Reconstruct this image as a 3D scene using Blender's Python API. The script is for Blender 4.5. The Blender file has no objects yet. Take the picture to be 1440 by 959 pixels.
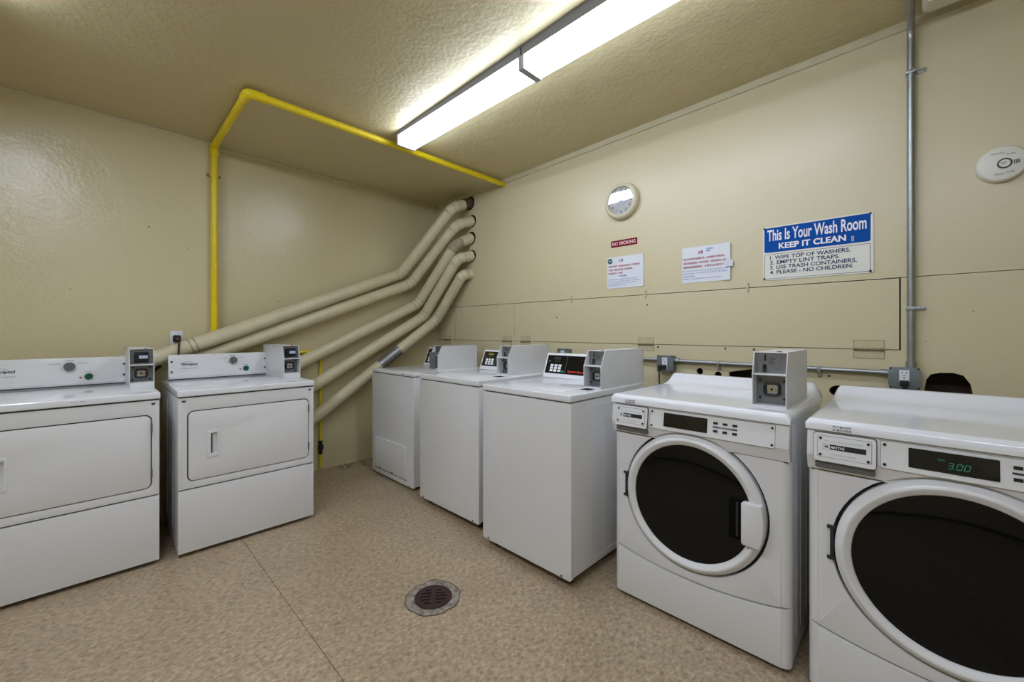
import bpy, bmesh, math, random
from mathutils import Vector, Matrix
random.seed(7)
PI = math.pi
S = bpy.context.scene
COL = S.collection

# ------------------------------------------------------------------ camera, world, exposure
CAMH = 1.28
FPX = 580.0
va, vb = (1290 - 720) / FPX, (130 - 720) / FPX
fwd = (1 / math.hypot(va, 1), 1 / math.hypot(vb, 1))
cd = bpy.data.cameras.new('camera')
cam = bpy.data.objects.new('camera', cd)
COL.objects.link(cam)
cam.location = (0, 0, CAMH)
cam.rotation_euler = (PI / 2, 0, -math.atan2(fwd[0], fwd[1]))
cd.sensor_width = 36
cd.lens = FPX / 1440 * 36
cd.shift_y = -(479.5 - 466) / 1440
cd.clip_start = 0.02
S.camera = cam
w = bpy.data.worlds.new('world')
S.world = w
w.use_nodes = True
w.node_tree.nodes['Background'].inputs[0].default_value = (0.8, 0.85, 1, 1)
w.node_tree.nodes['Background'].inputs[1].default_value = 0.05
S.view_settings.view_transform = 'Standard'
S.view_settings.look = 'None'
S.view_settings.gamma = 1
S.view_settings.use_curve_mapping = False
S.view_settings.exposure = 1.40
LAMP = 5.4          # radiance of the fluorescent lenses over the washers
LAMP_FILL = 8.2        # radiance of the unseen row added left of the camera to even out light
LAMPCOL = (0.90, 1.0, 1.19)

# ------------------------------------------------------------------ materials
def srgb(r, g, b):
    f = lambda c: (c / 255 / 12.92) if c / 255 <= 0.04045 else ((c / 255 + 0.055) / 1.055) ** 2.4
    return (f(r), f(g), f(b), 1)

def mat(name, col, rough=0.5, metal=0.0, var=0.0, vscale=6.0, bump=0.0, bscale=120.0, coat=0.0, bdist=0.002, rvar=0.0, spec=None, stretch=None):
    m = bpy.data.materials.new(name)
    m.use_nodes = True
    nt = m.node_tree
    b = nt.nodes['Principled BSDF']
    b.inputs['Base Color'].default_value = col
    b.inputs['Roughness'].default_value = rough
    b.inputs['Metallic'].default_value = metal
    b.inputs['Coat Weight'].default_value = coat
    if spec is not None:
        b.inputs['Specular IOR Level'].default_value = spec
    tc = nt.nodes.new('ShaderNodeTexCoord')
    src = tc.outputs['Object']
    if stretch:
        mp = nt.nodes.new('ShaderNodeMapping')
        mp.inputs['Scale'].default_value = stretch
        nt.links.new(src, mp.inputs[0])
        src = mp.outputs[0]
    if var or rvar:
        n = nt.nodes.new('ShaderNodeTexNoise')
        n.inputs['Scale'].default_value = vscale
        n.inputs['Detail'].default_value = 5
        n.inputs['Roughness'].default_value = 0.6
        nt.links.new(src, n.inputs['Vector'])
        if var:
            r = nt.nodes.new('ShaderNodeValToRGB')
            r.color_ramp.elements[0].position = 0.3
            r.color_ramp.elements[1].position = 0.7
            k0, k1 = 1 - var, 1 + var * 0.5
            r.color_ramp.elements[0].color = (col[0] * k0, col[1] * k0, col[2] * k0 * 0.97, 1)
            r.color_ramp.elements[1].color = (min(1, col[0] * k1), min(1, col[1] * k1), min(1, col[2] * k1), 1)
            nt.links.new(n.outputs[0], r.inputs[0])
            nt.links.new(r.outputs[0], b.inputs['Base Color'])
        if rvar:
            mr = nt.nodes.new('ShaderNodeMapRange')
            mr.inputs['To Min'].default_value = max(0.02, rough - rvar)
            mr.inputs['To Max'].default_value = rough + rvar
            nt.links.new(n.outputs[0], mr.inputs[0])
            nt.links.new(mr.outputs[0], b.inputs['Roughness'])
    if bump:
        n2 = nt.nodes.new('ShaderNodeTexNoise')
        n2.inputs['Scale'].default_value = bscale
        n2.inputs['Detail'].default_value = 3
        nt.links.new(src, n2.inputs['Vector'])
        n3 = nt.nodes.new('ShaderNodeTexNoise')
        n3.inputs['Scale'].default_value = bscale * 0.12
        n3.inputs['Detail'].default_value = 2
        nt.links.new(src, n3.inputs['Vector'])
        ad = nt.nodes.new('ShaderNodeMath')
        ad.operation = 'MULTIPLY_ADD'
        nt.links.new(n3.outputs[0], ad.inputs[0])
        ad.inputs[1].default_value = 2.5
        nt.links.new(n2.outputs[0], ad.inputs[2])
        bp = nt.nodes.new('ShaderNodeBump')
        bp.inputs['Strength'].default_value = bump
        bp.inputs['Distance'].default_value = bdist
        nt.links.new(ad.outputs[0], bp.inputs['Height'])
        nt.links.new(bp.outputs[0], b.inputs['Normal'])
    return m

def emit(name, col, strength):
    m = bpy.data.materials.new(name)
    m.use_nodes = True
    b = m.node_tree.nodes['Principled BSDF']
    b.inputs['Base Color'].default_value = (0, 0, 0, 1)
    b.inputs['Emission Color'].default_value = col
    b.inputs['Emission Strength'].default_value = strength
    return m

CREAM = srgb(207, 195, 156)
M = {}
M['wall'] = mat('cream_wall_paint', CREAM, 0.28, var=0.025, vscale=0.9, bump=0.5, bscale=48, bdist=0.0035, spec=0.6)
M['panel'] = mat('cream_panel_paint', srgb(208, 196, 161), 0.33, var=0.02, vscale=0.9, bump=0.3, bscale=50, bdist=0.0025)
M['ceil'] = mat('cream_ceiling_paint', srgb(200, 187, 146), 0.4, var=0.03, vscale=0.8, bump=0.75, bscale=42, bdist=0.0045)
M['duct'] = mat('cream_duct_paint', srgb(208, 199, 166), 0.33, var=0.08, vscale=9, bump=0.1, bscale=60)
M['ductdirty'] = mat('grubby_cream_duct_paint', srgb(170, 160, 132), 0.45, var=0.5, vscale=30)
M['rust'] = mat('rusty_steel', srgb(98, 80, 66), 0.75, 0.2, var=0.35, vscale=40, bump=0.3)
M['galvduct'] = mat('bare_galvanised_duct', srgb(150, 150, 150), 0.4, 0.7, var=0.2, vscale=30)
M['hole'] = mat('dark_cavity', srgb(22, 17, 13), 0.9)
M['wood'] = mat('dark_brown_wood', srgb(62, 42, 28), 0.7, var=0.4, vscale=8, stretch=(1, 1, 8))
M['yellow'] = mat('yellow_pipe_paint', srgb(232, 205, 20), 0.35, var=0.06, vscale=20)
M['valve'] = mat('dark_valve_iron', srgb(52, 50, 42), 0.6, 0.4, var=0.2, vscale=60)
M['white'] = mat('white_appliance_enamel', srgb(226, 226, 228), 0.22, var=0.015, vscale=3, coat=0.15)
M['whitetop'] = mat('white_glossy_lid_enamel', srgb(232, 233, 236), 0.13, coat=0.3)
M['whiteplastic'] = mat('white_plastic', srgb(226, 226, 226), 0.35)
M['coin'] = mat('white_coin_box_paint', srgb(218, 219, 221), 0.33, var=0.03, vscale=15)
M['gapshade_trim'] = mat('gap_shade_and_dark_trim', srgb(40, 40, 42), 0.7)  # dark tone for small trim and for shade painted into gaps between parts
M['seam'] = mat('grey_seam', srgb(90, 90, 92), 0.6)
M['metal'] = mat('brushed_steel_plate', srgb(134, 135, 138), 0.42, 0.6, var=0.15, vscale=40)
M['bolt'] = mat('dark_bolt', srgb(70, 70, 72), 0.4, 0.8)
M['chrome'] = mat('bright_steel', srgb(200, 200, 204), 0.18, 1.0)
M['black'] = mat('black_plastic', srgb(18, 18, 19), 0.35)
M['rubber'] = mat('black_rubber', srgb(14, 14, 14), 0.6)
M['panelblack'] = mat('black_gloss_panel', srgb(14, 14, 16), 0.16)
M['deadblack'] = mat('matt_black', srgb(8, 8, 8), 0.8, spec=0.1)
M['navy'] = mat('navy_lock_ring', srgb(26, 32, 46), 0.4)
M['grey'] = mat('grey_print', srgb(120, 120, 122), 0.6)
M['greyknob'] = mat('grey_knob', srgb(112, 113, 116), 0.35, 0.3)
M['darkprint'] = mat('dark_print', srgb(60, 60, 64), 0.6)
M['blackprint'] = mat('black_print', srgb(24, 24, 26), 0.6)
M['whiteprint'] = mat('white_print', srgb(236, 236, 236), 0.5)
M['orange'] = mat('orange_red_print', srgb(214, 62, 30), 0.5)
M['green'] = mat('green_push_button', srgb(10, 88, 60), 0.25)
M['greenkey'] = mat('green_key', srgb(20, 150, 105), 0.4)
M['red'] = mat('red_indicator', srgb(150, 20, 20), 0.3)
M['led'] = emit('teal_led', srgb(60, 190, 160), 0.14)
M['ledlime'] = emit('lime_led', srgb(170, 185, 40), 0.13)
M['lcd'] = emit('pale_lcd_screen', srgb(190, 200, 235), 0.22)
M['glass'] = mat('dark_door_glass', srgb(14, 14, 14), 0.04, spec=0.28)
M['steel'] = mat('galvanised_conduit', srgb(158, 162, 162), 0.40, 0.85, var=0.12, vscale=25)
M['box'] = mat('grey_cast_box', srgb(128, 136, 142), 0.42, 0.6, var=0.1, vscale=25)
M['trim'] = mat('cream_trim_paint', srgb(200, 191, 158), 0.4, var=0.08, vscale=10, bump=0.2, bscale=50)
M['fixture'] = mat('unlit_grey_fixture_housing', srgb(120, 121, 126), 0.5)  # grey darkened to hold the shade of the unlit side above the lens
M['fixgrey'] = mat('grey_fixture_end', srgb(176, 177, 180), 0.5)
M['paper'] = mat('white_paper', srgb(222, 224, 230), 0.55, var=0.02, vscale=8)
M['redink'] = mat('red_ink', srgb(176, 66, 74), 0.6)
M['blueink'] = mat('blue_ink', srgb(84, 108, 176), 0.6)
M['blackink'] = mat('grey_ink', srgb(90, 84, 88), 0.6)
M['greenlogo'] = mat('green_ink', srgb(24, 92, 66), 0.6)
M['signblue'] = mat('blue_sign_print', srgb(6, 76, 158), 0.6, spec=0.12)
M['signnavy'] = mat('navy_sign_print', srgb(24, 56, 92), 0.6, spec=0.15)
M['signwhite'] = mat('white_sign_board', srgb(226, 224, 212), 0.4)
M['maroon'] = mat('maroon_sign', srgb(122, 10, 34), 0.6, spec=0.12)
M['pinkprint'] = mat('pale_pink_print', srgb(240, 205, 210), 0.5)
M['clock'] = mat('cream_clock_case', srgb(208, 200, 170), 0.35)
M['clockface'] = mat('white_clock_face', srgb(226, 226, 228), 0.5)
M['alarm'] = mat('ivory_plastic', srgb(224, 222, 210), 0.4)
M['ivory'] = mat('ivory_box_plastic', srgb(214, 208, 184), 0.45)
M['alarmgrey'] = mat('dark_grey_vent', srgb(62, 62, 58), 0.5)
M['outlet'] = mat('white_outlet_plate', srgb(226, 228, 232), 0.4)
M['drainiron'] = mat('brown_cast_iron', srgb(66, 43, 39), 0.6, 0.3, var=0.35, vscale=30, bump=0.3)
M['concrete'] = mat('patched_concrete', srgb(150, 140, 126), 0.8, var=0.72, vscale=30, bump=0.6, bscale=60, bdist=0.003)
M['darkbase'] = mat('dark_cove_base', srgb(34, 30, 28), 0.5)
M['tape'] = mat('clear_tape', srgb(214, 218, 226), 0.15)
M['hingepaint'] = mat('painted_hinge', srgb(196, 184, 150), 0.45, var=0.08, vscale=20)
M['scuff'] = mat('dark_scuff', srgb(110, 98, 74), 0.6)
M['oldbrass'] = mat('worn_painted_knuckle', srgb(140, 124, 92), 0.5, var=0.4, vscale=90)
M['brass'] = mat('aged_brass', srgb(150, 118, 70), 0.4, 0.8)

def floor_mat():
    m = mat('flecked_beige_vinyl', srgb(176, 158, 136), 0.34)
    nt = m.node_tree
    b = nt.nodes['Principled BSDF']
    tc = nt.nodes.new('ShaderNodeTexCoord')
    mp = nt.nodes.new('ShaderNodeMapping')
    mp.inputs['Scale'].default_value = (1, 1.35, 1)
    mp.inputs['Rotation'].default_value = (0, 0, 0.6)
    nt.links.new(tc.outputs['Object'], mp.inputs[0])
    def noise(sc, det, rough=0.6, dist=0.0):
        n = nt.nodes.new('ShaderNodeTexNoise')
        n.inputs['Scale'].default_value = sc
        n.inputs['Detail'].default_value = det
        n.inputs['Roughness'].default_value = rough
        n.inputs['Distortion'].default_value = dist
        nt.links.new(mp.outputs[0], n.inputs['Vector'])
        return n.outputs[0]
    def ramp(src, stops):
        r = nt.nodes.new('ShaderNodeValToRGB')
        e = r.color_ramp.elements
        while len(e) < len(stops):
            e.new(0.5)
        for q, (p, c) in zip(e, stops):
            q.position = p
            q.color = c
        nt.links.new(src, r.inputs[0])
        return r.outputs[0]
    c1 = ramp(noise(44, 6, 0.68, 0.5), [(0.30, srgb(124, 105, 84)), (0.45, srgb(166, 146, 119)), (0.58, srgb(186, 166, 137)), (0.72, srgb(208, 190, 162))])
    c2 = ramp(noise(1.7, 3), [(0.3, (0.86, 0.85, 0.84, 1)), (0.65, (1, 1, 1, 1))])
    c3 = ramp(noise(70, 3, 0.7, 1.2), [(0.27, (0.50, 0.45, 0.40, 1)), (0.40, (1, 1, 1, 1))])
    def mul(a, c, f):
        x = nt.nodes.new('ShaderNodeMix')
        x.data_type = 'RGBA'
        x.blend_type = 'MULTIPLY'
        x.inputs['Factor'].default_value = f
        nt.links.new(a, x.inputs['A'])
        nt.links.new(c, x.inputs['B'])
        return x.outputs['Result']
    nt.links.new(mul(mul(c1, c2, 1.0), c3, 0.8), b.inputs['Base Color'])
    bp = nt.nodes.new('ShaderNodeBump')
    bp.inputs['Strength'].default_value = 0.12
    bp.inputs['Distance'].default_value = 0.002
    nt.links.new(noise(30, 3), bp.inputs['Height'])
    nt.links.new(bp.outputs[0], b.inputs['Normal'])
    return m
M['floor'] = floor_mat()

def lens_mat(name, power):
    m = emit(name, (1, 1, 1, 1), power)
    nt = m.node_tree
    b = nt.nodes['Principled BSDF']
    b.inputs['Base Color'].default_value = (0.8, 0.8, 0.8, 1)
    tc = nt.nodes.new('ShaderNodeTexCoord')
    mp = nt.nodes.new('ShaderNodeMapping')
    mp.inputs['Scale'].default_value = (30, 0.7, 10)
    nt.links.new(tc.outputs['Object'], mp.inputs[0])
    n = nt.nodes.new('ShaderNodeTexNoise')
    n.inputs['Scale'].default_value = 1
    n.inputs['Detail'].default_value = 2
    nt.links.new(mp.outputs[0], n.inputs['Vector'])
    r = nt.nodes.new('ShaderNodeValToRGB')
    r.color_ramp.elements[0].color = (LAMPCOL[0] * .9, LAMPCOL[1] * .92, LAMPCOL[2] * .98, 1)
    r.color_ramp.elements[1].color = (LAMPCOL[0], LAMPCOL[1], LAMPCOL[2], 1)
    nt.links.new(n.outputs[0], r.inputs[0])
    nt.links.new(r.outputs[0], b.inputs['Emission Color'])
    return m
def film():
    m = mat('clear_plastic_film', (1, 1, 1, 1), 0.06)
    b = m.node_tree.nodes['Principled BSDF']
    b.inputs['Transmission Weight'].default_value = 1.0
    b.inputs['IOR'].default_value = 1.25
    return m
M['film'] = film()
M['lens'] = lens_mat('fluorescent_lens', LAMP)
M['lens_fill'] = lens_mat('added_fluorescent_lens', LAMP_FILL)

# ------------------------------------------------------------------ mesh builder
class MB:
    def __init__(s):
        s.bm = bmesh.new()
    def box(s, x0, x1, y0, y1, z0, z1, bev=0.0, seg=2):
        t = bmesh.new()
        r = bmesh.ops.create_cube(t, size=1)
        for v in t.verts:
            v.co = Vector((x0 + (v.co.x + .5) * (x1 - x0), y0 + (v.co.y + .5) * (y1 - y0), z0 + (v.co.z + .5) * (z1 - z0)))
        if bev:
            bmesh.ops.bevel(t, geom=t.edges[:], offset=bev, segments=seg, profile=0.6, affect='EDGES', clamp_overlap=True)
        s._merge(t)
        return s
    def _merge(s, t):
        me = bpy.data.meshes.new('tmp')
        t.to_mesh(me)
        t.free()
        s.bm.from_mesh(me)
        bpy.data.meshes.remove(me)
    def prism(s, pts, axis, lo, hi, bev=0.0, seg=2):
        """extrude a polygon; axis 'x': pts are (y,z), 'y': (x,z), 'z': (x,y)"""
        t = bmesh.new()
        mk = {'x': lambda a, b, c: (c, a, b), 'y': lambda a, b, c: (a, c, b), 'z': lambda a, b, c: (a, b, c)}[axis]
        A = [t.verts.new(mk(a, b, lo)) for a, b in pts]
        B = [t.verts.new(mk(a, b, hi)) for a, b in pts]
        n = len(pts)
        t.faces.new(A)
        t.faces.new(B[::-1])
        for i in range(n):
            t.faces.new((A[i], B[i], B[(i + 1) % n], A[(i + 1) % n]))
        bmesh.ops.recalc_face_normals(t, faces=t.faces[:])
        if bev:
            bmesh.ops.bevel(t, geom=t.edges[:], offset=bev, segments=seg, profile=0.6, affect='EDGES', clamp_overlap=True)
        s._merge(t)
        return s
    def plate(s, outer, holes, y0, y1, bev=0.0):
        """plate in the xz plane with holes right through it"""
        t = bmesh.new()
        rings = []
        for y in (y0, y1):
            es = []
            lo = []
            for loop in [outer] + holes:
                vs = [t.verts.new((a, y, b)) for a, b in loop]
                for i in range(len(vs)):
                    es.append(t.edges.new((vs[i], vs[(i + 1) % len(vs)])))
                lo.append(vs)
            bmesh.ops.triangle_fill(t, use_beauty=True, use_dissolve=False, edges=es)
            rings.append(lo)
        for a, b in zip(*rings):
            n = len(a)
            for i in range(n):
                t.faces.new((a[i], a[(i + 1) % n], b[(i + 1) % n], b[i]))
        bmesh.ops.recalc_face_normals(t, faces=t.faces[:])
        if bev:
            ed = [e for e in t.edges if e.verts[0].co.y < y0 + 1e-6 and e.verts[1].co.y < y0 + 1e-6 and len(e.link_faces) == 2 and any(abs(f.normal.y) < 0.5 for f in e.link_faces)]
            bmesh.ops.bevel(t, geom=ed, offset=bev, segments=2, profile=0.6, affect='EDGES', clamp_overlap=True)
        s._merge(t)
        return s
    def cyl(s, p0, p1, r, seg=20, r2=None):
        p0, p1 = Vector(p0), Vector(p1)
        d = p1 - p0
        q = d.to_track_quat('Z', 'Y').to_matrix().to_4x4()
        mtx = Matrix.Translation((p0 + p1) / 2) @ q
        bmesh.ops.create_cone(s.bm, cap_ends=True, segments=seg, radius1=r, radius2=r if r2 is None else r2, depth=d.length, matrix=mtx)
        return s
    def lathe(s, prof, origin, axis='y', seg=48, close=False):
        """prof: (radius, height along axis)"""
        o = Vector(origin)
        mk = {'y': lambda r, h, a: (r * math.cos(a), h, r * math.sin(a)),
              'z': lambda r, h, a: (r * math.cos(a), r * math.sin(a), h)}[axis]
        t = bmesh.new()
        rings = []
        for r, h in prof:
            if r < 1e-6:
                rings.append([t.verts.new(o + Vector(mk(0, h, 0)))])
            else:
                rings.append([t.verts.new(o + Vector(mk(r, h, 2 * PI * i / seg))) for i in range(seg)])
        pairs = list(zip(rings, rings[1:]))
        if close:
            pairs.append((rings[-1], rings[0]))
        for a, b in pairs:
            for i in range(seg):
                j = (i + 1) % seg
                if len(a) == 1 and len(b) == 1:
                    continue
                if len(a) == 1:
                    t.faces.new((a[0], b[i], b[j]))
                elif len(b) == 1:
                    t.faces.new((a[i], a[j], b[0]))
                else:
                    t.faces.new((a[i], a[j], b[j], b[i]))
        bmesh.ops.recalc_face_normals(t, faces=t.faces[:])
        s._merge(t)
        return s
    def tube(s, pts, r, seg=16, caps=True):
        pts = [Vector(p) for p in pts]
        n = len(pts)
        rr = r if isinstance(r, (list, tuple)) else [r] * n
        t = bmesh.new()
        tan = []
        for i in range(n):
            a = pts[max(0, i - 1)]
            b = pts[min(n - 1, i + 1)]
            tan.append((b - a).normalized())
        up = Vector((0, 0, 1)) if abs(tan[0].z) < 0.9 else Vector((1, 0, 0))
        nx = tan[0].cross(up).normalized()
        rings = []
        for i in range(n):
            nx = (nx - tan[i] * nx.dot(tan[i])).normalized()
            ny = tan[i].cross(nx)
            k = 1.0
            rings.append([t.verts.new(pts[i] + (nx * math.cos(2 * PI * j / seg) + ny * math.sin(2 * PI * j / seg)) * rr[i] * k) for j in range(seg)])
        for a, b in zip(rings, rings[1:]):
            for j in range(seg):
                t.faces.new((a[j], a[(j + 1) % seg], b[(j + 1) % seg], b[j]))
        if caps:
            t.faces.new(rings[0][::-1])
            t.faces.new(rings[-1])
        bmesh.ops.recalc_face_normals(t, faces=t.faces[:])
        s._merge(t)
        return s
    def build(s, name, m, parent=None, smooth=True, angle=35):
        me = bpy.data.meshes.new(name)
        s.bm.to_mesh(me)
        s.bm.free()
        me.materials.append(m)
        if smooth:
            me.shade_smooth()
            me.set_sharp_from_angle(angle=math.radians(angle))
        o = bpy.data.objects.new(name, me)
        COL.objects.link(o)
        if parent:
            o.parent = parent
        return o

def tag(o, label=None, cat=None, group=None, kind=None):
    if label: o['label'] = label
    if cat: o['category'] = cat
    if group: o['group'] = group
    if kind: o['kind'] = kind
    return o

def empty(name, loc, rz=0.0):
    o = bpy.data.objects.new(name, None)
    o.empty_display_size = 0.1
    COL.objects.link(o)
    o.location = loc
    o.rotation_euler = (0, 0, rz)
    return o

def rrect(x0, x1, z0, z1, r, seg=6):
    out = []
    for cx, cz, a0 in ((x1 - r, z1 - r, 0), (x0 + r, z1 - r, PI / 2), (x0 + r, z0 + r, PI), (x1 - r, z0 + r, 1.5 * PI)):
        for i in range(seg + 1):
            a = a0 + PI / 2 * i / seg
            out.append((cx + r * math.cos(a), cz + r * math.sin(a)))
    return out

def circ(cx, cz, r, seg=32):
    return [(cx + r * math.cos(2 * PI * i / seg), cz + r * math.sin(2 * PI * i / seg)) for i in range(seg)]

FONTS = {}
def text(name, body, m, parent, x0, x1, z0, z1, y, bold=0.0, fit=True, tilt=None, res=3):
    """flat lettering in the xz plane facing -y, fitted into the box x0..x1, z0..z1"""
    cu = bpy.data.curves.new(name, 'FONT')
    cu.body = body
    cu.size = 1
    cu.resolution_u = res
    cu.offset = bold
    tmp = bpy.data.objects.new(name, cu)
    COL.objects.link(tmp)
    dg = bpy.context.evaluated_depsgraph_get()
    me = bpy.data.meshes.new_from_object(tmp.evaluated_get(dg))
    bpy.data.objects.remove(tmp)
    bpy.data.curves.remove(cu)
    xs = [v.co.x for v in me.vertices]
    ys = [v.co.y for v in me.vertices]
    if not xs:
        return None
    a, b, c, d = min(xs), max(xs), min(ys), max(ys)
    sx = (x1 - x0) / max(1e-6, b - a)
    sz = (z1 - z0) / max(1e-6, d - c)
    for v in me.vertices:
        px, pz = x0 + (v.co.x - a) * sx, z0 + (v.co.y - c) * sz
        v.co = (px, y(pz) if callable(y) else y, pz)
    me.materials.clear()
    me.materials.append(m)
    me.name = name
    o = bpy.data.objects.new(name, me)
    COL.objects.link(o)
    if parent:
        o.parent = parent
    return o

def fillet(path, rad, n=6):
    P = [Vector(p) for p in path]
    out = [P[0]]
    for i in range(1, len(P) - 1):
        a, b, c = P[i - 1], P[i], P[i + 1]
        d1, d2 = (a - b).normalized(), (c - b).normalized()
        ang = d1.angle(d2)
        t = min(rad / math.tan(ang / 2), (a - b).length * 0.45, (c - b).length * 0.45)
        s0, s1 = b + d1 * t, b + d2 * t
        for k in range(n + 1):
            u = k / n
            out.append(s0 * (1 - u) ** 2 + b * 2 * u * (1 - u) + s1 * u ** 2)
    out.append(P[-1])
    return out

# ------------------------------------------------------------------ the setting
XR = 2.788           # face of the right wall
YL = 3.942           # face of the left wall
YLN = 3.878          # its nearer stretch, left of the yellow pipe
XS = 0.696           # where the step in the left wall is
X0, Y0 = -2.5, -2.0
def zc(x, y):
    return 2.72 + 0.0178 * (YL - y) + 0.0044 * (XR - x)

fl = MB().box(X0 - .1, XR + .25, Y0 - .1, YL + .2, -0.10, -0.004).build('floor', M['darkbase'], smooth=False)
tag(fl, 'beige flecked vinyl floor laid in wide sheets', kind='structure')
SEAM = 0.645
for a, b in ((X0 - .1, SEAM - .0012), (SEAM + .0012, XR + .2)):
    MB().box(a, b, Y0 - .1, YL + .1, -0.004, 0.0).build('vinyl_sheet', M['floor'], fl, smooth=False)

t = bmesh.new()
vs = []
cs = [(X0 - .1, Y0 - .1), (XR + .25, Y0 - .1), (XR + .25, YL + .2), (X0 - .1, YL + .2)]
lo = [t.verts.new((x, y, zc(x, y))) for x, y in cs]
hi = [t.verts.new((x, y, 3.0)) for x, y in cs]
t.faces.new(lo[::-1]); t.faces.new(hi)
for i in range(4):
    t.faces.new((lo[i], lo[(i + 1) % 4], hi[(i + 1) % 4], hi[i]))
mb = MB(); mb._merge(t)
tag(mb.build('ceiling', M['ceil'], smooth=False), 'cream painted rough plaster ceiling', kind='structure')

wl = MB().box(XS - .02, XR + .25, YL, YL + .2, -0.05, 2.95)
wl.box(X0 - .1, XS, YLN, YL + .2, -0.05, 2.95)
wl = tag(wl.build('wall_left', M['wall'], smooth=False), 'cream painted wall behind the two dryers', kind='structure')
tag(MB().box(X0 - .1, XR + .25, Y0 - .1, Y0, -.05, 2.98).build('wall_near', M['wall'], smooth=False), 'cream wall behind the camera', kind='structure')
tag(MB().box(X0 - .1, X0, Y0, YL, -.05, 2.98).build('wall_far_left', M['wall'], smooth=False), 'cream wall out of view to the left', kind='structure')
tag(MB().box(X0 + .0, XR, Y0, Y0 + .008, 0, .1).build('baseboard_near', M['darkbase'], smooth=False), 'dark cove base behind the camera', kind='structure')
tag(MB().box(X0, X0 + .008, Y0 + .01, 3.8, 0, .1).build('baseboard_far_left', M['darkbase'], smooth=False), 'dark cove base on the unseen left wall', kind='structure')

# right wall: dark back, painted boards in front of it; local frame x = -Y, y = X
RW = empty('wall_right_frame', (0, 0, 0))
bpy.data.objects.remove(RW)
wr = MB().box(-YL - .2, -Y0 + .1, 0.14, 0.25, -.05, 2.98).build('wall_right', M['wood'], smooth=False)
wr.location = (XR, 0, 0)
wr.rotation_euler = (0, 0, -PI / 2)
tag(wr, 'cream painted board wall with signs above the washers', kind='structure')
XE, XN = -YL - .02, -Y0      # local x range of the wall
ZC1, ZC2 = 1.188, 1.545
G = 0.0016
MB().plate([(XE, ZC2 + G), (XN, ZC2 + G), (XN, 2.95), (XE, 2.95)], [], 0, .018).build('wall_board', M['panel'], wr, smooth=False)
# lower board runs to the floor and up the right side beside the flap
arch = [(0.024, 0.80), (0.185, 0.80), (0.182, 0.98), (0.172, 1.04), (0.150, 1.078), (0.118, 1.088), (0.075, 1.086), (0.045, 1.076), (0.030, 1.05), (0.024, 1.00)]
wedge = [(-0.84, 0.93), (-0.58, 0.93), (-0.58, 1.085), (-0.72, 1.052), (-0.84, 1.026)]
oval = [(x * 1.4 + 0.298 * .4, z) for x, z in circ(-0.298, 0.962, 0.03, 18)]
MB().plate([(XE, -.02), (XN, -.02), (XN, ZC2 - G), (-0.058, ZC2 - G), (-0.058, ZC1 - G), (XE, ZC1 - G)],
           [arch, wedge, oval, circ(-1.017, 1.019, .021, 18), circ(-0.903, 1.004, .021, 18)], 0, .018).build('wall_board', M['panel'], wr, smooth=False)
flaps = []
for a, b in ((XE, -3.602 - G), (-3.602 + G, -2.703 - G), (-2.703 + G, -0.0635)):
    flaps.append(MB().plate([(a, ZC1 + G), (b, ZC1 + G), (b, ZC2 - G * 2), (a, ZC2 - G * 2)], [], -.003, .015, .002).build('access_flap', M['panel'], wr, smooth=False))
flaps[2]['label'] = 'long hinged access flap under the signs'
for y, p in ((3.757, 0), (2.807, 1), (2.566, 2), (1.39, 2), (0.178, 2)):
    h = MB().box(-y - .058, -y + .058, -.0055, -.003, ZC1 + .004, ZC1 + .046)
    h.box(-y - .058, -y + .058, -.0025, 0, ZC1 - .046, ZC1 - .004)
    h = h.build('hinge', M['hingepaint'], flaps[p])
    MB().box(-y - .0605, -y + .0605, -.0044, -.003, ZC1 + .004, ZC1 + .0480).box(-y - .0605, -y + .0605, -.0014, 0, ZC1 - .0480, ZC1 - .004).build('paint_line', M['oldbrass'], flaps[p], smooth=False)
    kn = MB()
    for k in range(5):
        kn.cyl((-y - .058 + k * .0235, -.007, ZC1), (-y - .058 + k * .0235 + .0205, -.007, ZC1), .0065, 10)
    kn.cyl((-y - .060, -.007, ZC1), (-y + .060, -.007, ZC1), .004, 8)
    kn.build('hinge_knuckles', M['oldbrass'], flaps[p])
for y, p in ((2.936, 1), (2.045, 2), (1.393, 2), (0.733, 2)):
    h = MB().box(-y - .006, -y + .006, -.009, -.003, ZC2 - .028, ZC2 + .03, .002)
    h.cyl((-y, -.014, ZC2 - .016), (-y, -.003, ZC2 - .016), .006, 10)
    h.cyl((-y, -.014, ZC2 + .02), (-y, 0, ZC2 + .02), .005, 10)
    h.build('latch', M['brass'] if p == 9 else M['trim'], flaps[p])
# screw heads along the flap and lower board
for y, z in ((1.30, 1.17), (0.86, 1.172), (0.70, 1.172), (0.34, 1.04), (2.2, 1.40), (1.38, 1.47)):
    MB().cyl((-y, -.0045, z), (-y, 0, z), .006, 10).build('screw', M['bolt'], wr)

def scuff(parent, y0, pts):
    for x, z, L, a, wd in pts:
        c, s_ = math.cos(a) * L / 2, math.sin(a) * L / 2
        nx, nz = -math.sin(a) * wd, math.cos(a) * wd
        MB().prism([(x - c, z - s_), (x - nx, z - nz), (x + c, z + s_), (x + nx, z + nz)], 'y', y0 - .0005, y0).build('scuff', M['scuff'], parent, smooth=False)
scuff(wr, 0, [(-.30, 1.335, .05, -.9, .0012), (-.40, 1.38, .028, -.3, .0015), (.18, 1.37, .014, -.6, .002), (-.95, 1.36, .012, .3, .002), (-1.33, 1.36, .012, 1.2, .002), (.03, 1.23, .012, .2, .0015), (-.2, 1.47, .012, .5, .002)])
scuff(wl, YL, [(1.13, 1.54, .02, .2, .004), (1.16, 1.54, .012, 1.2, .004), (1.8, 2.2, .012, .4, .003), (1.2, 1.95, .012, 1.5, .003)])
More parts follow.
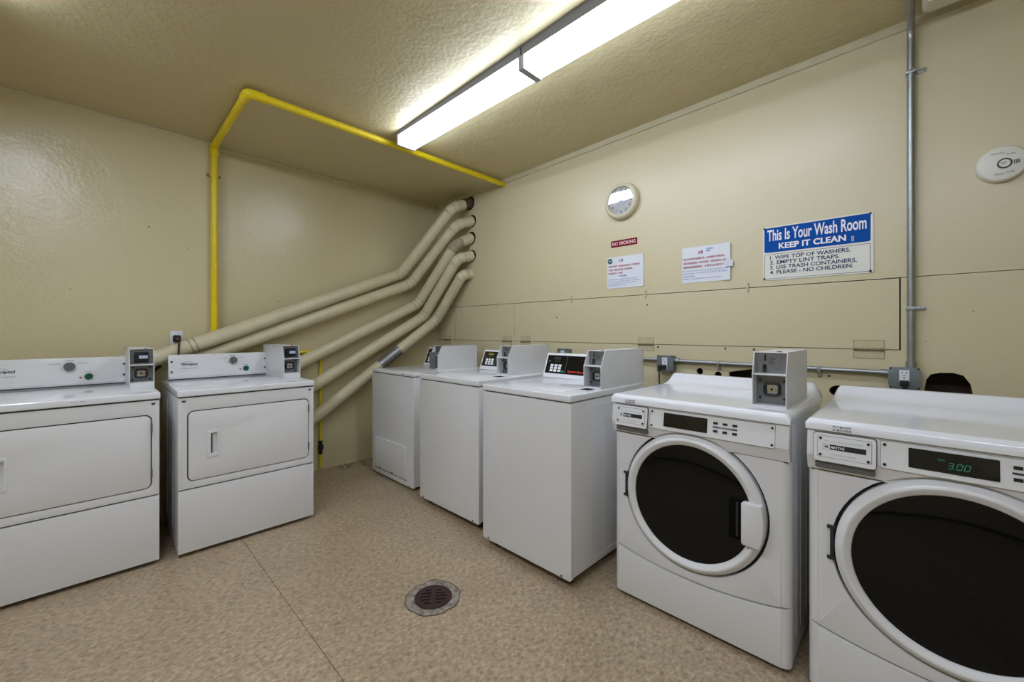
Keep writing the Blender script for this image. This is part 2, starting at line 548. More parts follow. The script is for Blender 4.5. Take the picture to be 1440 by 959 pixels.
scuff(wl, YLN, [(.28, 2.02, .022, .3, .004), (-.1, 1.55, .014, .4, .003), (.5, 1.9, .012, 1.0, .004), (.05, 2.35, .02, .2, .003)])
# ceiling trim along the right wall, follows the ceiling
t = bmesh.new()
def trimring(y):
    z = zc(XR, y)
    return [t.verts.new(p) for p in ((XR, y, z - .04), (XR - .012, y, z - .037), (XR - .014, y, z - .004), (XR - .03, y, z + .01), (XR, y, z + .01))]
A_, B_ = trimring(Y0), trimring(YL)
for i in range(5):
    t.faces.new((A_[i], A_[(i + 1) % 5], B_[(i + 1) % 5], B_[i]))
t.faces.new(A_); t.faces.new(B_)
bmesh.ops.recalc_face_normals(t, faces=t.faces[:])
mb = MB(); mb._merge(t)
tag(mb.build('trim_1', M['trim'], smooth=False), 'narrow cream moulding where right wall meets ceiling', kind='structure')
# plaster bead where the left wall meets the ceiling
t = [(X0, YLN - .012), (XS, YLN - .012)]
bead = MB().tube([(X0, YLN, zc(X0, YLN) - .004), (XS, YLN, zc(XS, YLN) - .004)], .010, 8)
bead.tube([(XS, YL, zc(XS, YL) - .004), (XR, YL, zc(XR, YL) - .004)], .014, 8)
tag(bead.build('trim_2', M['trim']), 'plaster bead where left wall meets ceiling', kind='structure')

# ------------------------------------------------------------------ lamps
def fixture(y0, y1, label, x0=1.573, x1=1.714, zb=2.654, lens='lens', top=None):
    r = empty('ceiling_light', ((x0 + x1) / 2, (y0 + y1) / 2, zb))
    tag(r, label, 'ceiling light', 'fluorescent ceiling fixtures')
    w_ = (x1 - x0) / 2
    L = (y1 - y0) / 2
    ztop = (zc(x0, y0) + .004 if top is None else top) - zb
    MB().box(-w_ - .004, w_ + .016, -L + .004, L - .004, .066, ztop).build('housing', M['fixture'], r, smooth=False)
    ln = MB().prism([(-w_, 0.004), (-w_ + .004, 0), (w_ - .006, 0), (w_, .006), (w_ + .012, .066), (-w_, .066)], 'y', -L + .018, L - .018)
    ln.build('lens', M[lens], r, smooth=False)
    for s in (-1, 1):
        a, b = (L - .018, L) if s > 0 else (-L, -L + .018)
        MB().prism([(-w_ - .004, -.006), (w_, -.006), (w_ + .018, .068), (-w_ - .004, .068)], 'y', a, b).build('end_cap', M['fixgrey'], r, smooth=False)
    return r
fixture(1.478, 2.730, 'farther white fluorescent fixture whose end hides part of the yellow pipe')
fixture(0.220, 1.4765, 'nearer white fluorescent fixture running out of the top of the frame')
# unseen second row, added to even out the light on walls and fronts
fixture(-1.10, 0.15, 'white fluorescent fixture added behind the camera, first of the added row out of view', -0.52, -0.37, 2.67, 'lens_fill')
fixture(0.25, 1.50, 'white fluorescent fixture added out of view, beside the camera on its left', -0.52, -0.37, 2.67, 'lens_fill')
fixture(1.60, 2.85, 'white fluorescent fixture added out of view, over the left end of the dryer row', -0.52, -0.37, 2.67, 'lens_fill')

# ------------------------------------------------------------------ coin box
def coin_box(r, x0, x1, yf, yb, z0, h=.215, kind='slot', lean=.04):
    """open fronted sheet metal housing: lower front upright, upper front leaning back"""
    zm = z0 + h * .60
    prof = [(yf, z0), (yb, z0), (yb, z0 + h), (yf + lean, z0 + h), (yf, zm)]
    hb = MB()
    th = .0035
    hb.prism(prof, 'x', x0, x0 + th, .001, 1)
    hb.prism(prof, 'x', x1 - th, x1, .001, 1)
    hb.box(x0, x1, yf + lean, yb, z0 + h - th, z0 + h, .001, 1)
    hb.box(x0, x1, yb - th, yb, z0, z0 + h)
    hb.box(x0 + th, x1 - th, yf + .001, yf + .09, zm - .004, zm + .002, .001, 1)
    hb.box(x0 + th, x1 - th, yf + .0, yf + .09, z0, z0 + (.036 if kind == 'card' else .008), .001, 1)
    box = hb.build('coin_box', M['coin'], r)
    dx = x1 - x0
    xm = (x0 + x1) / 2
    # lower compartment: lock plate
    yp = yf + .058
    zl0 = z0 + (.036 if kind == 'card' else .008)
    lp = MB().box(x0 + th, x1 - th, yp, yp + .004, zl0, zm - .004).build('lock_plate', M['metal'], box)
    zc_ = (zl0 + zm - .004) / 2
    MB().plate(rrect(xm - .030, xm + .030, zc_ - .027, zc_ + .027, .014), [rrect(xm - .021, xm + .021, zc_ - .019, zc_ + .019, .008)], yp - .014, yp, .003).build('lock_collar', M['navy'], box)
    lk = MB().box(xm - .021, xm + .021, yp - .006, yp, zc_ - .019, zc_ + .019, .003)
    lk.cyl((xm, yp - .011, zc_), (xm, yp, zc_), .014, 20)
    lk.build('lock', M['chrome'], box)
    MB().cyl((xm, yp - .0118, zc_), (xm, yp - .008, zc_), .005, 12).build('keyhole', M['black'], box)
    for sx in (-1, 1):
        for sz in (-1, 1):
            MB().cyl((xm + sx * (dx / 2 - .017), yp - .004, zc_ + sz * .036), (xm + sx * (dx / 2 - .017), yp, zc_ + sz * .036), .0055, 10).build('bolt', M['bolt'], box)
    # upper compartment
    yu = yf + lean + .008
    MB().box(x0 + th, x1 - th, yu, yu + .004, zm + .002, z0 + h - th).build('slide_plate', M['metal'], box)
    zt = z0 + h
    if kind == 'card':
        rd = MB().box(xm - .034, xm + .030, yu - .028, yu, zm + .012, zt - .018, .003).build('card_reader', M['black'], box)
        MB().box(xm - .012, xm + .026, yu - .0295, yu - .0275, zm + .036, zm + .054, .0005, 1).build('screen', M['lcd'], rd)
        MB().box(xm - .026, xm + .024, yu - .036, yu - .006, zm + .003, zm + .010, .001, 1).build('slot_lip', M['metal'], box)
        text('lettering', 'PAY HERE', M['darkprint'], box, xm - .012 + .006, xm + .020, zm + .042, zm + .048, yu - .0298)
    else:
        sl = MB().box(xm - .024, xm - .018, yu - .0015, yu, zt - .036, zt - .010)
        sl.box(xm - .030, xm - .016, yu - .003, yu, zm + .014, zm + .038, .001, 1)
        sl.build('coin_slot', M['black'], box)
        MB().cyl((xm - .023, yu - .006, zm + .012), (xm - .023, yu, zm + .012), .007, 12).build('return_button', M['bolt'], box)
        text('lettering', '25c', M['darkprint'], box, xm - .002, xm + .018, zt - .030, zt - .021, yu - .001, .01)
        text('lettering', 'COIN\nRETURN', M['darkprint'], box, xm - .006, xm + .014, zm + .040, zm + .054, yu - .001, .01)
    MB().cyl((xm + dx * .2, yf + lean + .03, zt), (xm + dx * .2, yf + lean + .03, zt + .004), .009, 12).build('top_lock', M['brass'], box)
    return box

# ------------------------------------------------------------------ front-venting dryers at the left wall
def dryer(xc, y0, label, pdx):
    W, D = .729, .765
    x0, x1 = -W / 2, W / 2
    r = empty('coin_dryer', (xc, y0, 0))
    tag(r, label, 'dryer', 'front loading coin dryers at the left wall')
    cab = MB().box(x0, x1, .014, D - .02, .022, .905, .006)
    for s in (-1, 1):
        cab.box(s * W / 2 - .0015, s * W / 2 + .0015, .20, .24, .12, .86, .001, 1)
        cab.box(s * W / 2 - .0015, s * W / 2 + .0015, .46, .50, .12, .86, .001, 1)
    cab.build('cabinet', M['white'], r)
    for sx in (-1, 1):
        for yy in (.08, D - .1):
            MB().cyl((sx * (W / 2 - .06), yy, 0), (sx * (W / 2 - .06), yy, .03), .018, 12).build('levelling_foot', M['black'], r)
    dx0, dx1, dz0, dz1 = x0 + .047, x1 - .037, .428, .820
    op = rrect(dx0 - .0055, dx1 + .0055, dz0 - .0055, dz1 + .0055, .031)
    MB().plate([(x0, .383), (x1, .383), (x1, .902), (x0, .902)], [op], 0, .016, .004).build('front_panel', M['white'], r)
    MB().box(dx0 - .02, dx1 + .02, .011, .0145, dz0 - .02, dz1 + .02).build('door_gap_shade', M['gapshade_trim'], r, smooth=False)  # dark sheet behind the door gap, paints the shade inside it
    MB().plate([(x0, .022), (x1, .022), (x1, .376), (x0, .376)], [], -.001, .016, .005).build('lower_panel', M['white'], r)
    MB().box(x0 + .008, x1 - .008, .012, .0145, .374, .385).build('seam_strip', M['seam'], r, smooth=False)
    hx0, hx1, hz0, hz1 = -.2355, -.1715, .543, .700
    door = MB().plate(rrect(dx0, dx1, dz0, dz1, .026), [rrect(hx0 + .022, hx1 - .010, hz0 + .022, hz1 - .016, .004, 2)], -.002, .011, .003).build('door', M['white'], r)
    hd = MB().plate(rrect(hx0, hx1, hz0, hz1, .006, 3), [rrect(hx0 + .022, hx1 - .010, hz0 + .022, hz1 - .016, .004, 2)], -.0048, -.002, .0015)
    hd.box(hx0 + .018, hx1 - .006, .008, .0105, hz0 + .016, hz1 - .01)
    hd.build('handle', M['white'], door)
    MB().box(hx0 + .024, hx0 + .030, -.001, .008, hz0 + .024, hz1 - .018).build('handle_lip', M['seam'], door)
    for z in (.755, .505):
        h = MB().cyl((dx1 + .003, -.004, z - .026), (dx1 + .003, -.004, z + .026), .0042, 10)
        h.box(dx1 - .001, dx1 + .008, -.003, .001, z - .020, z + .020, .001, 1)
        h.build('hinge', M['greyknob'], r)
    for s in (-1, 1):
        MB().prism([(s * (W / 2 - .026) - .010, .888), (s * (W / 2 - .026) + .010, .888), (s * (W / 2 - .026) + .005, .879), (s * (W / 2 - .026) - .005, .879)], 'y', -.003, .002).build('panel_clip', M['bolt'], r)
    # worktop lid
    MB().box(x0 - .004, x1 + .004, -.010, D - .005, .909, .945, .009, 3).build('lid', M['whitetop'], r)
    MB().box(x0 + .004, x1 - .004, .002, D - .02, .903, .911).build('lid_seam', M['gapshade_trim'], r, smooth=False)
    text('lettering', 'ADC  60Hz', M['darkprint'], r, .028, .085, .0, .004, -.0105).location = (0, 0, .925) if False else (0, 0, 0.9265)
    # console
    cx0 = x0 + .028
    cx1 = .265
    yb, yt = .690, .706
    cons = MB().prism([(yb, .949), (D - .036, .949), (D - .036, 1.112), (yt + .012, 1.118), (yt, 1.112)], 'x', cx0, cx1, .004, 2).build('console', M['white'], r)
    fy = lambda z: yb - .0008 + (z - .949) / .163 * (yt - yb)
    MB().prism([(fy(.960) - .002, .960), (fy(.960) + .004, .960), (fy(.978) + .004, .978), (fy(.978) - .0035, .978)], 'x', cx0 + .006, cx1 - .006, .001, 1).build('console_ledge', M['white'], cons)
    MB().box(cx0 + .004, cx1, yb - .001, yb + .05, .944, .951).build('console_seam', M['gapshade_trim'], cons, smooth=False)
    for x in (cx0 + .018, cx1 - .016):
        for z in (1.000, 1.070):
            MB().cyl((x, fy(z) - .003, z), (x, fy(z) + .004, z), .0065, 10).build('screw', M['bolt'], cons)
    kx, kz = .022 + pdx, 1.066
    kn = MB().cyl((kx, fy(kz) - .018, kz), (kx, fy(kz), kz), .026, 28, .022)
    kn.box(kx - .004, kx + .004, fy(kz) - .024, fy(kz) - .016, kz - .022, kz + .022, .002)
    kn = kn.build('knob', M['greyknob'], cons)
    kn.rotation_euler = (0, 0, 0)
    text('lettering', 'MEDIUM', M['darkprint'], cons, kx - .016, kx + .016, 1.097, 1.104, lambda z: fy(z) - .001)
    text('lettering', 'HIGH NORMAL', M['grey'], cons, kx - .088, kx - .036, 1.080, 1.086, lambda z: fy(z) - .001)
    text('lettering', 'LOW DELICATE', M['grey'], cons, kx + .034, kx + .074, 1.082, 1.088, lambda z: fy(z) - .001)
    bx, bz = kx + .082, 1.001
    MB().cyl((bx, fy(bz) - .010, bz), (bx, fy(bz) + .002, bz), .019, 24, .017).build('start_button', M['green'], cons)
    text('lettering', 'START', M['darkprint'], cons, bx - .015, bx + .015, 1.026, 1.031, lambda z: fy(z) - .001)
    MB().cyl((bx - .036, fy(.996) - .004, .996), (bx - .036, fy(.996) + .002, .996), .005, 12).build('indicator', M['red'], cons)
    lx = pdx - .283
    text('brand_lettering', 'Whirlpool', M['blackprint'], cons, lx, lx + .092, 1.036, 1.058, lambda z: fy(z) - .001, .02)
    text('brand_lettering', 'COMMERCIAL HEAVY DUTY', M['grey'], cons, lx - .006, lx + .096, 1.018, 1.024, lambda z: fy(z) - .001)
    ring = [(lx + .038 + .034 * math.cos(a), fy(1.05) - .001, 1.050 + .018 * math.sin(a)) for a in [i * 2 * PI / 28 for i in range(20)]]
    MB().tube(ring, .0008, 6).build('brand_swoosh', M['grey'], cons)
    coin_box(r, x1 - .111, x1 - .001, .253, D - .006, .945, .232, 'card', .038)
    return r
dryer(.7005, 2.957, 'white coin dryer beside the duct pipes, its door fully in view', .015)
dryer(-.1045, 2.985, 'white coin dryer cut off by the left edge of the frame', -.015)

# ------------------------------------------------------------------ top-loading machines at the right wall
RZ = -PI / 2
def top_loader(xf, yl, yr, depth, H, lid_h, label, coin_y, coin_r, style, cons=None):
    W = yl - yr
    yc = (yl + yr) / 2
    r = empty('coin_dryer' if style == 'lint' else 'top_load_washer', (xf, yc, 0), RZ)
    tag(r, label, 'dryer' if style == 'lint' else 'washer')
    x0, x1 = -W / 2, W / 2
    zb = .026 if style == 'lint' else .052
    zt = H - lid_h
    MB().box(x0 + .004, x1 - .004, .008, depth - .02, zb, zt, .010, 3).build('cabinet', M['white'], r)
    fp = MB().plate(rrect(x0 + .001, x1 - .001, zb - .006, zt - .006, .012, 3), [], 0, .02, .007)
    fp.build('front_panel', M['white'], r)
    MB().box(x0 + .006, x1 - .006, .006, depth - .03, zt - .004, zt + .003).build('lid_seam', M['seam'], r, smooth=False)
    for sx in (-1, 1):
        for yy in (.07, depth - .09):
            MB().cyl((sx * (W / 2 - .06), yy, 0), (sx * (W / 2 - .06), yy, .056), .02, 12).build('levelling_foot', M['black'], r)
    top = MB().box(x0, x1, -.006, depth, zt + .002, H, .009, 3).build('top', M['whitetop'], r)
    if style != 'lint':
        # loading lid let into the top, hinge strip and label
        MB().plate([(0, 0), (0, 0.001), (0.001, 0.001)], [], 0, .001) if False else None
        MB().box(x0 + .060, x1 - .10, .05, .47, H - .0005, H + .0022, .002).build('loading_lid', M['whitetop'], top)
        MB().box(x1 - .165, x1 - .045, .215, .275, H - .0005, H + .0012).build('label_plate', M['deadblack'], top, smooth=False)
    else:
        MB().box(x1 - .16, x1 - .145, -.0075, -.004, zt + .012, zt + .022, .001, 1).build('latch', M['bolt'], top)
        # lint access panel, proud embossed frame low on the front
        a, b, z0, z1 = x0 + .065, x1 - .115, .07, .335
        lp = MB().plate(rrect(a, b, z0, z1, .022), [], -.006, .004, .004).build('lint_door', M['white'], r)
        MB().tube([(a + .004, -.006, z1 - .001), (b - .022, -.006, z1 - .001), (b - .008, -.006, z1 - .008), (b - .001, -.006, z1 - .022), (b - .001, -.006, z0 + .03)], .0035, 8).build('lint_door_rim', M['whitetop'], lp)
        for x in (a + .09, a + .30):
            MB().box(x - .006, x + .006, -.009, -.004, z0 - .004, z0 + .012, .001, 1).build('clip', M['bolt'], lp)
        MB().box(a - .01, b + .01, -.001, .003, z0 - .010, z0 - .004).build('lint_door_seam', M['seam'], lp, smooth=False)
    sd = MB()
    for s in (-1, 1):
        xx = s * (W / 2 - .004)
        sd.box(xx - .0012, xx + .0012, .22, .40, zt - .050, zt - .045)
        sd.box(xx - .0012, xx + .0012, .20, .50, .085, .091)
        for yy in (.18, .30, .55):
            sd.box(xx - .001, xx + .001, yy, yy + .003, .13, zt - .09)
    sd.build('side_embossing', M['whiteplastic'], r, smooth=False)
    for s in (-1, 1):
        for xx in (x0 + .045, x1 - .05):
            pass
    MB().cyl((x0 + .05, -.003, zb + .004), (x0 + .05, .01, zb + .004), .006, 8).cyl((x1 - .06, -.003, zb + .004), (x1 - .06, .01, zb + .004), .006, 8).build('base_screws', M['seam'], r)
    # console
    cl, cr, cy0, cz = cons
    fy = lambda z: cy0 + .005 + (z - H - .028) / .137 * .052
    c = MB().prism([(cy0 - .004, H), (depth - .06, H), (depth - .06, cz - .01), (fy(cz) + .02, cz), (fy(cz), cz - .004), (cy0 + .005, H + .028)], 'x', cl, cr, .004, 2).build('console', M['whitetop'], r)
    pz0, pz1 = H + .030, cz - .016
    def slab(name, a, b, z0, z1, off, m, par, th=.003):
        return MB().prism([(fy(z0) - off, z0), (fy(z0) - off + th, z0), (fy(z1) - off + th, z1), (fy(z1) - off, z1)], 'x', a, b).build(name, m, par, smooth=False)
    pn = slab('control_panel', cl + .014, cr - .004, pz0, pz1, .0015, M['panelblack'], c)
    pm = cl + .014 + (.168 if style == 'queen' else .155)
    slab('keypad_edge', pm, pm + .0018, pz0, pz1, .0022, M['grey'], pn)
    ax = cl + .014
    slab('readout', ax + .055, ax + .115, pz1 - .028, pz1 - .012, .0022, M['ledlime'] if style == 'lime' else M['gapshade_trim'], pn)
    kx = ax + .040
    for i in range(3):
        for j in range(3):
            slab('key', kx + i * .034, kx + i * .034 + .024, pz0 + .012 + j * .017, pz0 + .026 + j * .017, .004, M['whiteprint'], pn)
    slab('start_key', ax + .140, ax + .160 if style == 'queen' else ax + .150, pz0 + .012, pz0 + .022, .004, M['greenkey'], pn)
    for i in range(3):
        slab('indicator', ax + .066 + i * .018, ax + .070 + i * .018, pz1 - .042, pz1 - .036, .003, M['grey'], pn)
    slab('indicator', ax + .020, ax + .030, pz1 - .045, pz1 - .036, .003, M['grey'], pn)
    if style == 'queen':
        text('brand_lettering', 'Speed Queen', M['orange'], pn, pm + .025, pm + .170, pz0 + .010, pz0 + .026, lambda z: fy(z) - .0035, .03)
        MB().cyl((cr - .08, fy(cz - .006) - .003, cz - .007), (cr - .08, fy(cz - .006) + .01, cz - .007), .004, 8).build('screw', M['bolt'], c)
    xr = coin_r
    coin_box(r, xr - .114, xr, coin_y, depth + .015, H, .208, 'slot', .044)
    if style == 'lint':
        # the corner machine's coin box has a grey slide mechanism standing out in front
        MB().box(xr - .112, xr - .030, coin_y - .012, coin_y + .05, H + .004, H + .15, .003).build('slide_housing', M['metal'], r)
    return r

W1 = top_loader(1.794, 3.555, 2.861, .80, .943, .030, 'white coin dryer in the corner, lint panel low on its front', .352, (3.208 - 3.032), 'lint', (-.30, .10, .52, 1.125))
W2 = top_loader(1.723, 2.662, 1.989, .78, .967, .041, 'white top loading washer between the corner dryer and a red lettered washer', .334, .2615, 'lime', (-.284, .26, .548, 1.129))
W3 = top_loader(1.647, 1.864, 1.211, .755, .964, .037, 'white top loading washer with red lettering beside the drain', .285, .3145, 'queen', (-.330, .31, .559, 1.131))

# ------------------------------------------------------------------ front-loading washers at the right wall
def front_loader(xf, yl, yr, label, coin, lcd, ztop=.977):
    W = yl - yr
    D = .70
    r = empty('front_load_washer', (xf, (yl + yr) / 2, 0), RZ)
    tag(r, label, 'washer', None)
    x0, x1 = -W / 2, W / 2
    zl = .934
    zpan = .795
    cab = MB().box(x0 + .003, x1 - .003, .022, D - .02, .022, zl, .004)
    for s in (-1, 1):
        for yy in (.12, .19, .30, .37, .50):
            cab.box(s * (W / 2 - .003) - .0015, s * (W / 2 - .003) + .0015, yy, yy + .012, .10, .84, .001, 1)
    cab.build('cabinet', M['white'], r)
    for sx in (-1, 1):
        for yy in (.07, D - .09):
            MB().cyl((sx * (W / 2 - .06), yy, 0), (sx * (W / 2 - .06), yy, .03), .02, 12).build('levelling_foot', M['black'], r)
    cx, cz = 0.0, .545
    # front panel with port hole and a curved lower edge
    n = 24
    arc = lambda x: .205 + .045 * (x / (W / 2)) ** 2
    low = [(x0 + W * i / n, arc(x0 + W * i / n) + .0035) for i in range(n + 1)]
    ew = .030
    def wrap(z0f, z1, name):
        """corner posts that roll round to the sides"""
        for s in (-1, 1):
            pts = [(s * (W / 2 - ew), 0)] + [(s * (W / 2 - ew + ew * math.sin(a)), .036 - .036 * math.cos(a)) for a in [PI / 2 * k / 6 for k in range(1, 7)]] + [(s * (W / 2 - ew), .036)]
            b = MB().prism(pts, 'z', z0f, z1)
            b.build(name, M['white'], r, angle=50)
    lowc = [(x, z) for x, z in low if x0 + ew <= x <= x1 - ew]
    lowc = [(x0 + ew, arc(x0 + ew) + .0035)] + lowc + [(x1 - ew, arc(x1 - ew) + .0035)]
    MB().plate(lowc + [(x1 - ew, zpan - .003), (x0 + ew, zpan - .003)], [circ(cx, cz, .300, 64)], 0, .03, .002).build('front_panel', M['white'], r)
    wrap(arc(x1 - ew / 2) + .0035, zpan - .003, 'corner_post')
    k = [(x0 + ew, .022), (x1 - ew, .022)] + [(x, z - .007) for x, z in lowc[::-1]]
    MB().plate(k, [], -.002, .03, .003).build('kick_panel', M['white'], r)
    wrap(.022, arc(x1 - ew / 2) - .0035, 'kick_corner')
    MB().box(x0 + .012, x1 - .012, .024, .031, .19, .80).build('front_backing', M['gapshade_trim'], r, smooth=False)
    # door
    ring = MB().lathe([(.2895, .020), (.2895, -.006), (.2875, -.011), (.271, -.0285), (.266, -.030), (.261, -.0285), (.247, -.020), (.2445, -.016), (.243, -.004), (.243, .020)], (cx, 0, cz), 'y', 96, True)
    door = ring.build('door', M['whiteplastic'], r, angle=14)
    MB().lathe([(0, -.026), (.08, -.0252), (.16, -.0225), (.22, -.018), (.2445, -.014), (.2445, .006)], (cx, 0, cz), 'y', 96).build('door_glass', M['glass'], door, angle=60)
    MB().lathe([(.301, .0215), (.236, .0215)], (cx, 0, cz), 'y', 64).build('door_shadow_gap', M['gapshade_trim'], door)
    ha, hz0, hz1 = .212, .455, .618
    hp = [(ha, hz0 + .006), (ha, hz1 - .004), (ha + .006, hz1)]
    arc_pts = []
    for i in range(11):
        z = hz1 + (hz0 - hz1) * i / 10
        arc_pts.append((math.sqrt(.2885 ** 2 - (z - cz) ** 2), z))
    hp = hp + arc_pts + [(ha + .006, hz0)]
    hd = MB().prism(hp, 'y', -.044, -.004, .004, 2)
    hd.build('handle', M['whiteplastic'], door, angle=40)
    MB().box(ha - .048, ha + .002, -.0275, -.008, hz0 + .008, hz1 + .004, .002).build('finger_recess', M['deadblack'], door)
    MB().box(ha - .022, ha - .014, -.0295, -.020, hz0 + .020, hz1 - .010, .002).build('recess_edge', M['gapshade_trim'], door)
    hg = MB().box(-.311, -.286, -.010, .012, .492, .502, .002)
    hg.box(-.311, -.286, -.010, .012, .598, .608, .002)
    hg.box(-.302, -.291, -.010, .012, .50, .60, .003)
    hg.build('door_hinge', M['gapshade_trim'], door)
    MB().box(-.306, -.294, -.004, .010, .478, .490, .003).build('hinge_cap', M['whiteplastic'], door)
    # control fascia: leans out toward its lower edge, then tucks back to the front
    def py(z):
        return -.012 - .012 * min(1, max(0, (zl - z) / .09))
    prof = [(.03, zpan + .0525), (-.024, zpan + .0525), (-.012, zl), (.03, zl)]
    MB().prism(prof, 'x', x0 + .001, x1 - .001, .003, 2).build('control_fascia', M['white'], r)
    # lower lip of the fascia, cut out round the door
    za, zb3, rg = zpan + .001, zpan + .0535, .2985
    xa = math.sqrt(rg ** 2 - (za - cz) ** 2)
    a0 = math.asin((za - cz) / rg)
    arcp = [(rg * math.cos(PI - a0 - (PI - 2 * a0) * k_ / 28), cz + rg * math.sin(PI - a0 - (PI - 2 * a0) * k_ / 28)) for k_ in range(29)]
    lipb = MB().plate([(x0 + .001, za)] + arcp + [(x1 - .001, za), (x1 - .001, zb3), (x0 + .001, zb3)], [], 0, .03)
    for v in lipb.bm.verts:
        if v.co.y < .01:
            u_ = min(1.0, max(0.0, (v.co.z - za) / (zb3 - za)))
            v.co.y = -.004 - .020 * u_
    lipb.build('fascia_lip', M['white'], r, angle=20)
    MB().box(x0 + .006, x1 - .006, -.002, .05, zl - .002, zl + .005).build('lid_seam', M['gapshade_trim'], r, smooth=False)
    for xq0, xq1 in ((x0 + .010, -.170), (.170, x1 - .010)):
        MB().box(xq0, xq1, .002, .03, zpan - .005, zpan + .003).build('fascia_seam', M['seam'], r, smooth=False)
    def fyy(z):
        return -.024 + .012 * (z - (zpan + .052)) / (zl - zpan - .052)
    def slab(name, loop_x, z0, z1, off, th, m, par, rr=0.0):
        o = MB()
        if rr:
            pts = rrect(loop_x[0], loop_x[1], z0, z1, rr, 4)
        else:
            pts = [(loop_x[0], z0), (loop_x[1], z0), (loop_x[1], z1), (loop_x[0], z1)]
        o.plate(pts, [], -off, -off + th)
        for v in o.bm.verts:
            v.co.y += fyy(v.co.z)
        return o.build(name, m, par, smooth=False)
    # dispenser drawer
    a, b = x0 + .020, x0 + .188
    dr = slab('dispenser_drawer', (a, b), .832, .930, .0055, .008, M['seam'], r, .010)
    slab('drawer_face', (a + .002, b - .002), .834, .928, .010, .006, M['whiteplastic'], dr, .009)
    slab('name_plate_line', (a + .012, b - .012), .848, .920, .0106, .002, M['grey'], dr, .005)
    slab('name_plate', (a + .0132, b - .0132), .8492, .9188, .0112, .002, M['whiteplastic'], dr, .004)
    for xx in (a + .021, b - .021):
        for zz in (.856, .911):
            MB().cyl((xx, fyy(zz) - .0145, zz), (xx, fyy(zz) - .010, zz), .0042, 10).build('screw', M['bolt'], dr)
    gr = MB().box(a + .004, b - .004, -.021, .0, zpan + .010, zpan + .036, .006)
    gr.build('drawer_grip', M['greyknob'], r)
    band = slab('brand_band', (a + .028, b - .026), .876, .893, .0118, .001, M['blackprint'], dr)
    slab('brand_badge', (a + .029, a + .047), .877, .892, .0123, .001, M['whiteprint'], dr)
    text('brand_lettering', 'M', M['blackprint'], dr, a + .033, a + .043, .880, .889, lambda z: fyy(z) - .0128, .02)
    text('brand_lettering', 'MAYTAG', M['whiteprint'], dr, a + .050, a + .086, .880, .889, lambda z: fyy(z) - .0128, .02)
    text('lettering', 'PREMIUM QUALITY COMMERCIAL LAUNDRY EQUIPMENT', M['grey'], dr, a + .032, b - .032, .902, .905, lambda z: fyy(z) - .0120)
    text('lettering', 'USE HIGH EFFICIENCY DETERGENT', M['grey'], dr, a + .050, b - .050, .859, .862, lambda z: fyy(z) - .0120)
    # plate with display and keys
    c0, c1 = x0 + .196, x1 - .045
    pl = slab('key_plate_line', (c0, c1), .8425, .9285, .0010, .002, M['seam'], r, .004)
    slab('key_plate', (c0 + .001, c1 - .001), .8435, .9275, .0018, .002, M['whiteplastic'], pl, .004)
    for xx in (c0 + .010, c1 - .010):
        for zz in (.855, .917):
            MB().cyl((xx, fyy(zz) - .0052, zz), (xx, fyy(zz) - .001, zz), .0045, 10).build('screw', M['bolt'], pl)
    d0, d1 = c0 + .065, c0 + .250
    ds = slab('display', (d0, d1), .859, .918, .0030, .002, M['panelblack'], pl, .002)
    if lcd:
        SEG = {'3': 'abgcd', '0': 'abcdef'}
        for q, ch in enumerate('300'):
            ox, oz, ww, hh_ = d0 + .083 + q * .0155 + (.003 if q else 0), .8735, .0098, .0165
            shear = lambda x, z: (x + (z - oz) * .22, z)
            lw = .0007
            P7 = {'a': (0, 1, 1, 1), 'b': (1, 1, 1, .5), 'c': (1, .5, 1, 0), 'd': (0, 0, 1, 0), 'e': (0, .5, 0, 0), 'f': (0, 1, 0, .5), 'g': (0, .5, 1, .5)}
            dg_ = MB()
            for k_ in SEG[ch]:
                a0, b0, a1, b1 = P7[k_]
                xa, za, xb, zb2 = ox + min(a0, a1) * ww, oz + min(b0, b1) * hh_, ox + max(a0, a1) * ww, oz + max(b0, b1) * hh_
                if b0 == b1:
                    quad = [(xa + .001, za - lw), (xb - .001, za - lw), (xb - .001, za + lw), (xa + .001, za + lw)]
                else:
                    quad = [(xa - lw, za + .001), (xa + lw, za + .001), (xa + lw, zb2 - .001), (xa - lw, zb2 - .001)]
                dg_.plate([shear(*p) for p in quad], [], -.0036, -.003)
            if q == 0:
                dg_.plate([shear(*p) for p in ((ox + .0125, oz - .0005), (ox + .014, oz - .0005), (ox + .014, oz + .001), (ox + .0125, oz + .001))], [], -.0036, -.003)
            for v in dg_.bm.verts:
                v.co.y += fyy(v.co.z)
            dg_.build('digit', M['led'], ds, smooth=False)
        text('lettering', 'PRICE', M['led'], ds, d0 + .064, d0 + .078, .893, .897, lambda z: fyy(z) - .0036)
    fm = bmesh.new()
    rf = random.Random(11 if lcd else 5)
    fx0, fx1 = (d0 + .105, d1 - .004) if lcd else (d0 + .004, d1 - .004)
    gf = [[fm.verts.new((fx0 + (fx1 - fx0) * i_ / 9 + (rf.uniform(-.005, .005) if 0 < i_ < 9 else 0), fyy(.861 + .055 * j_ / 3) - .0045 - rf.uniform(0, .005), .861 + .055 * j_ / 3)) for i_ in range(10)] for j_ in range(4)]
    for j_ in range(3):
        for i_ in range(9):
            fm.faces.new((gf[j_][i_], gf[j_][i_ + 1], gf[j_ + 1][i_ + 1]))
            fm.faces.new((gf[j_][i_], gf[j_ + 1][i_ + 1], gf[j_ + 1][i_]))
    mf = MB(); mf._merge(fm)
    mf.build('protective_film', M['film'], ds, smooth=False)
    for j in range(2):
        for i in range(3):
            q0 = d1 + .024 + i * .036
            slab('key', (q0, q0 + .017), .868 + j * .032, .877 + j * .032, .0040, .003, M['black'], pl)
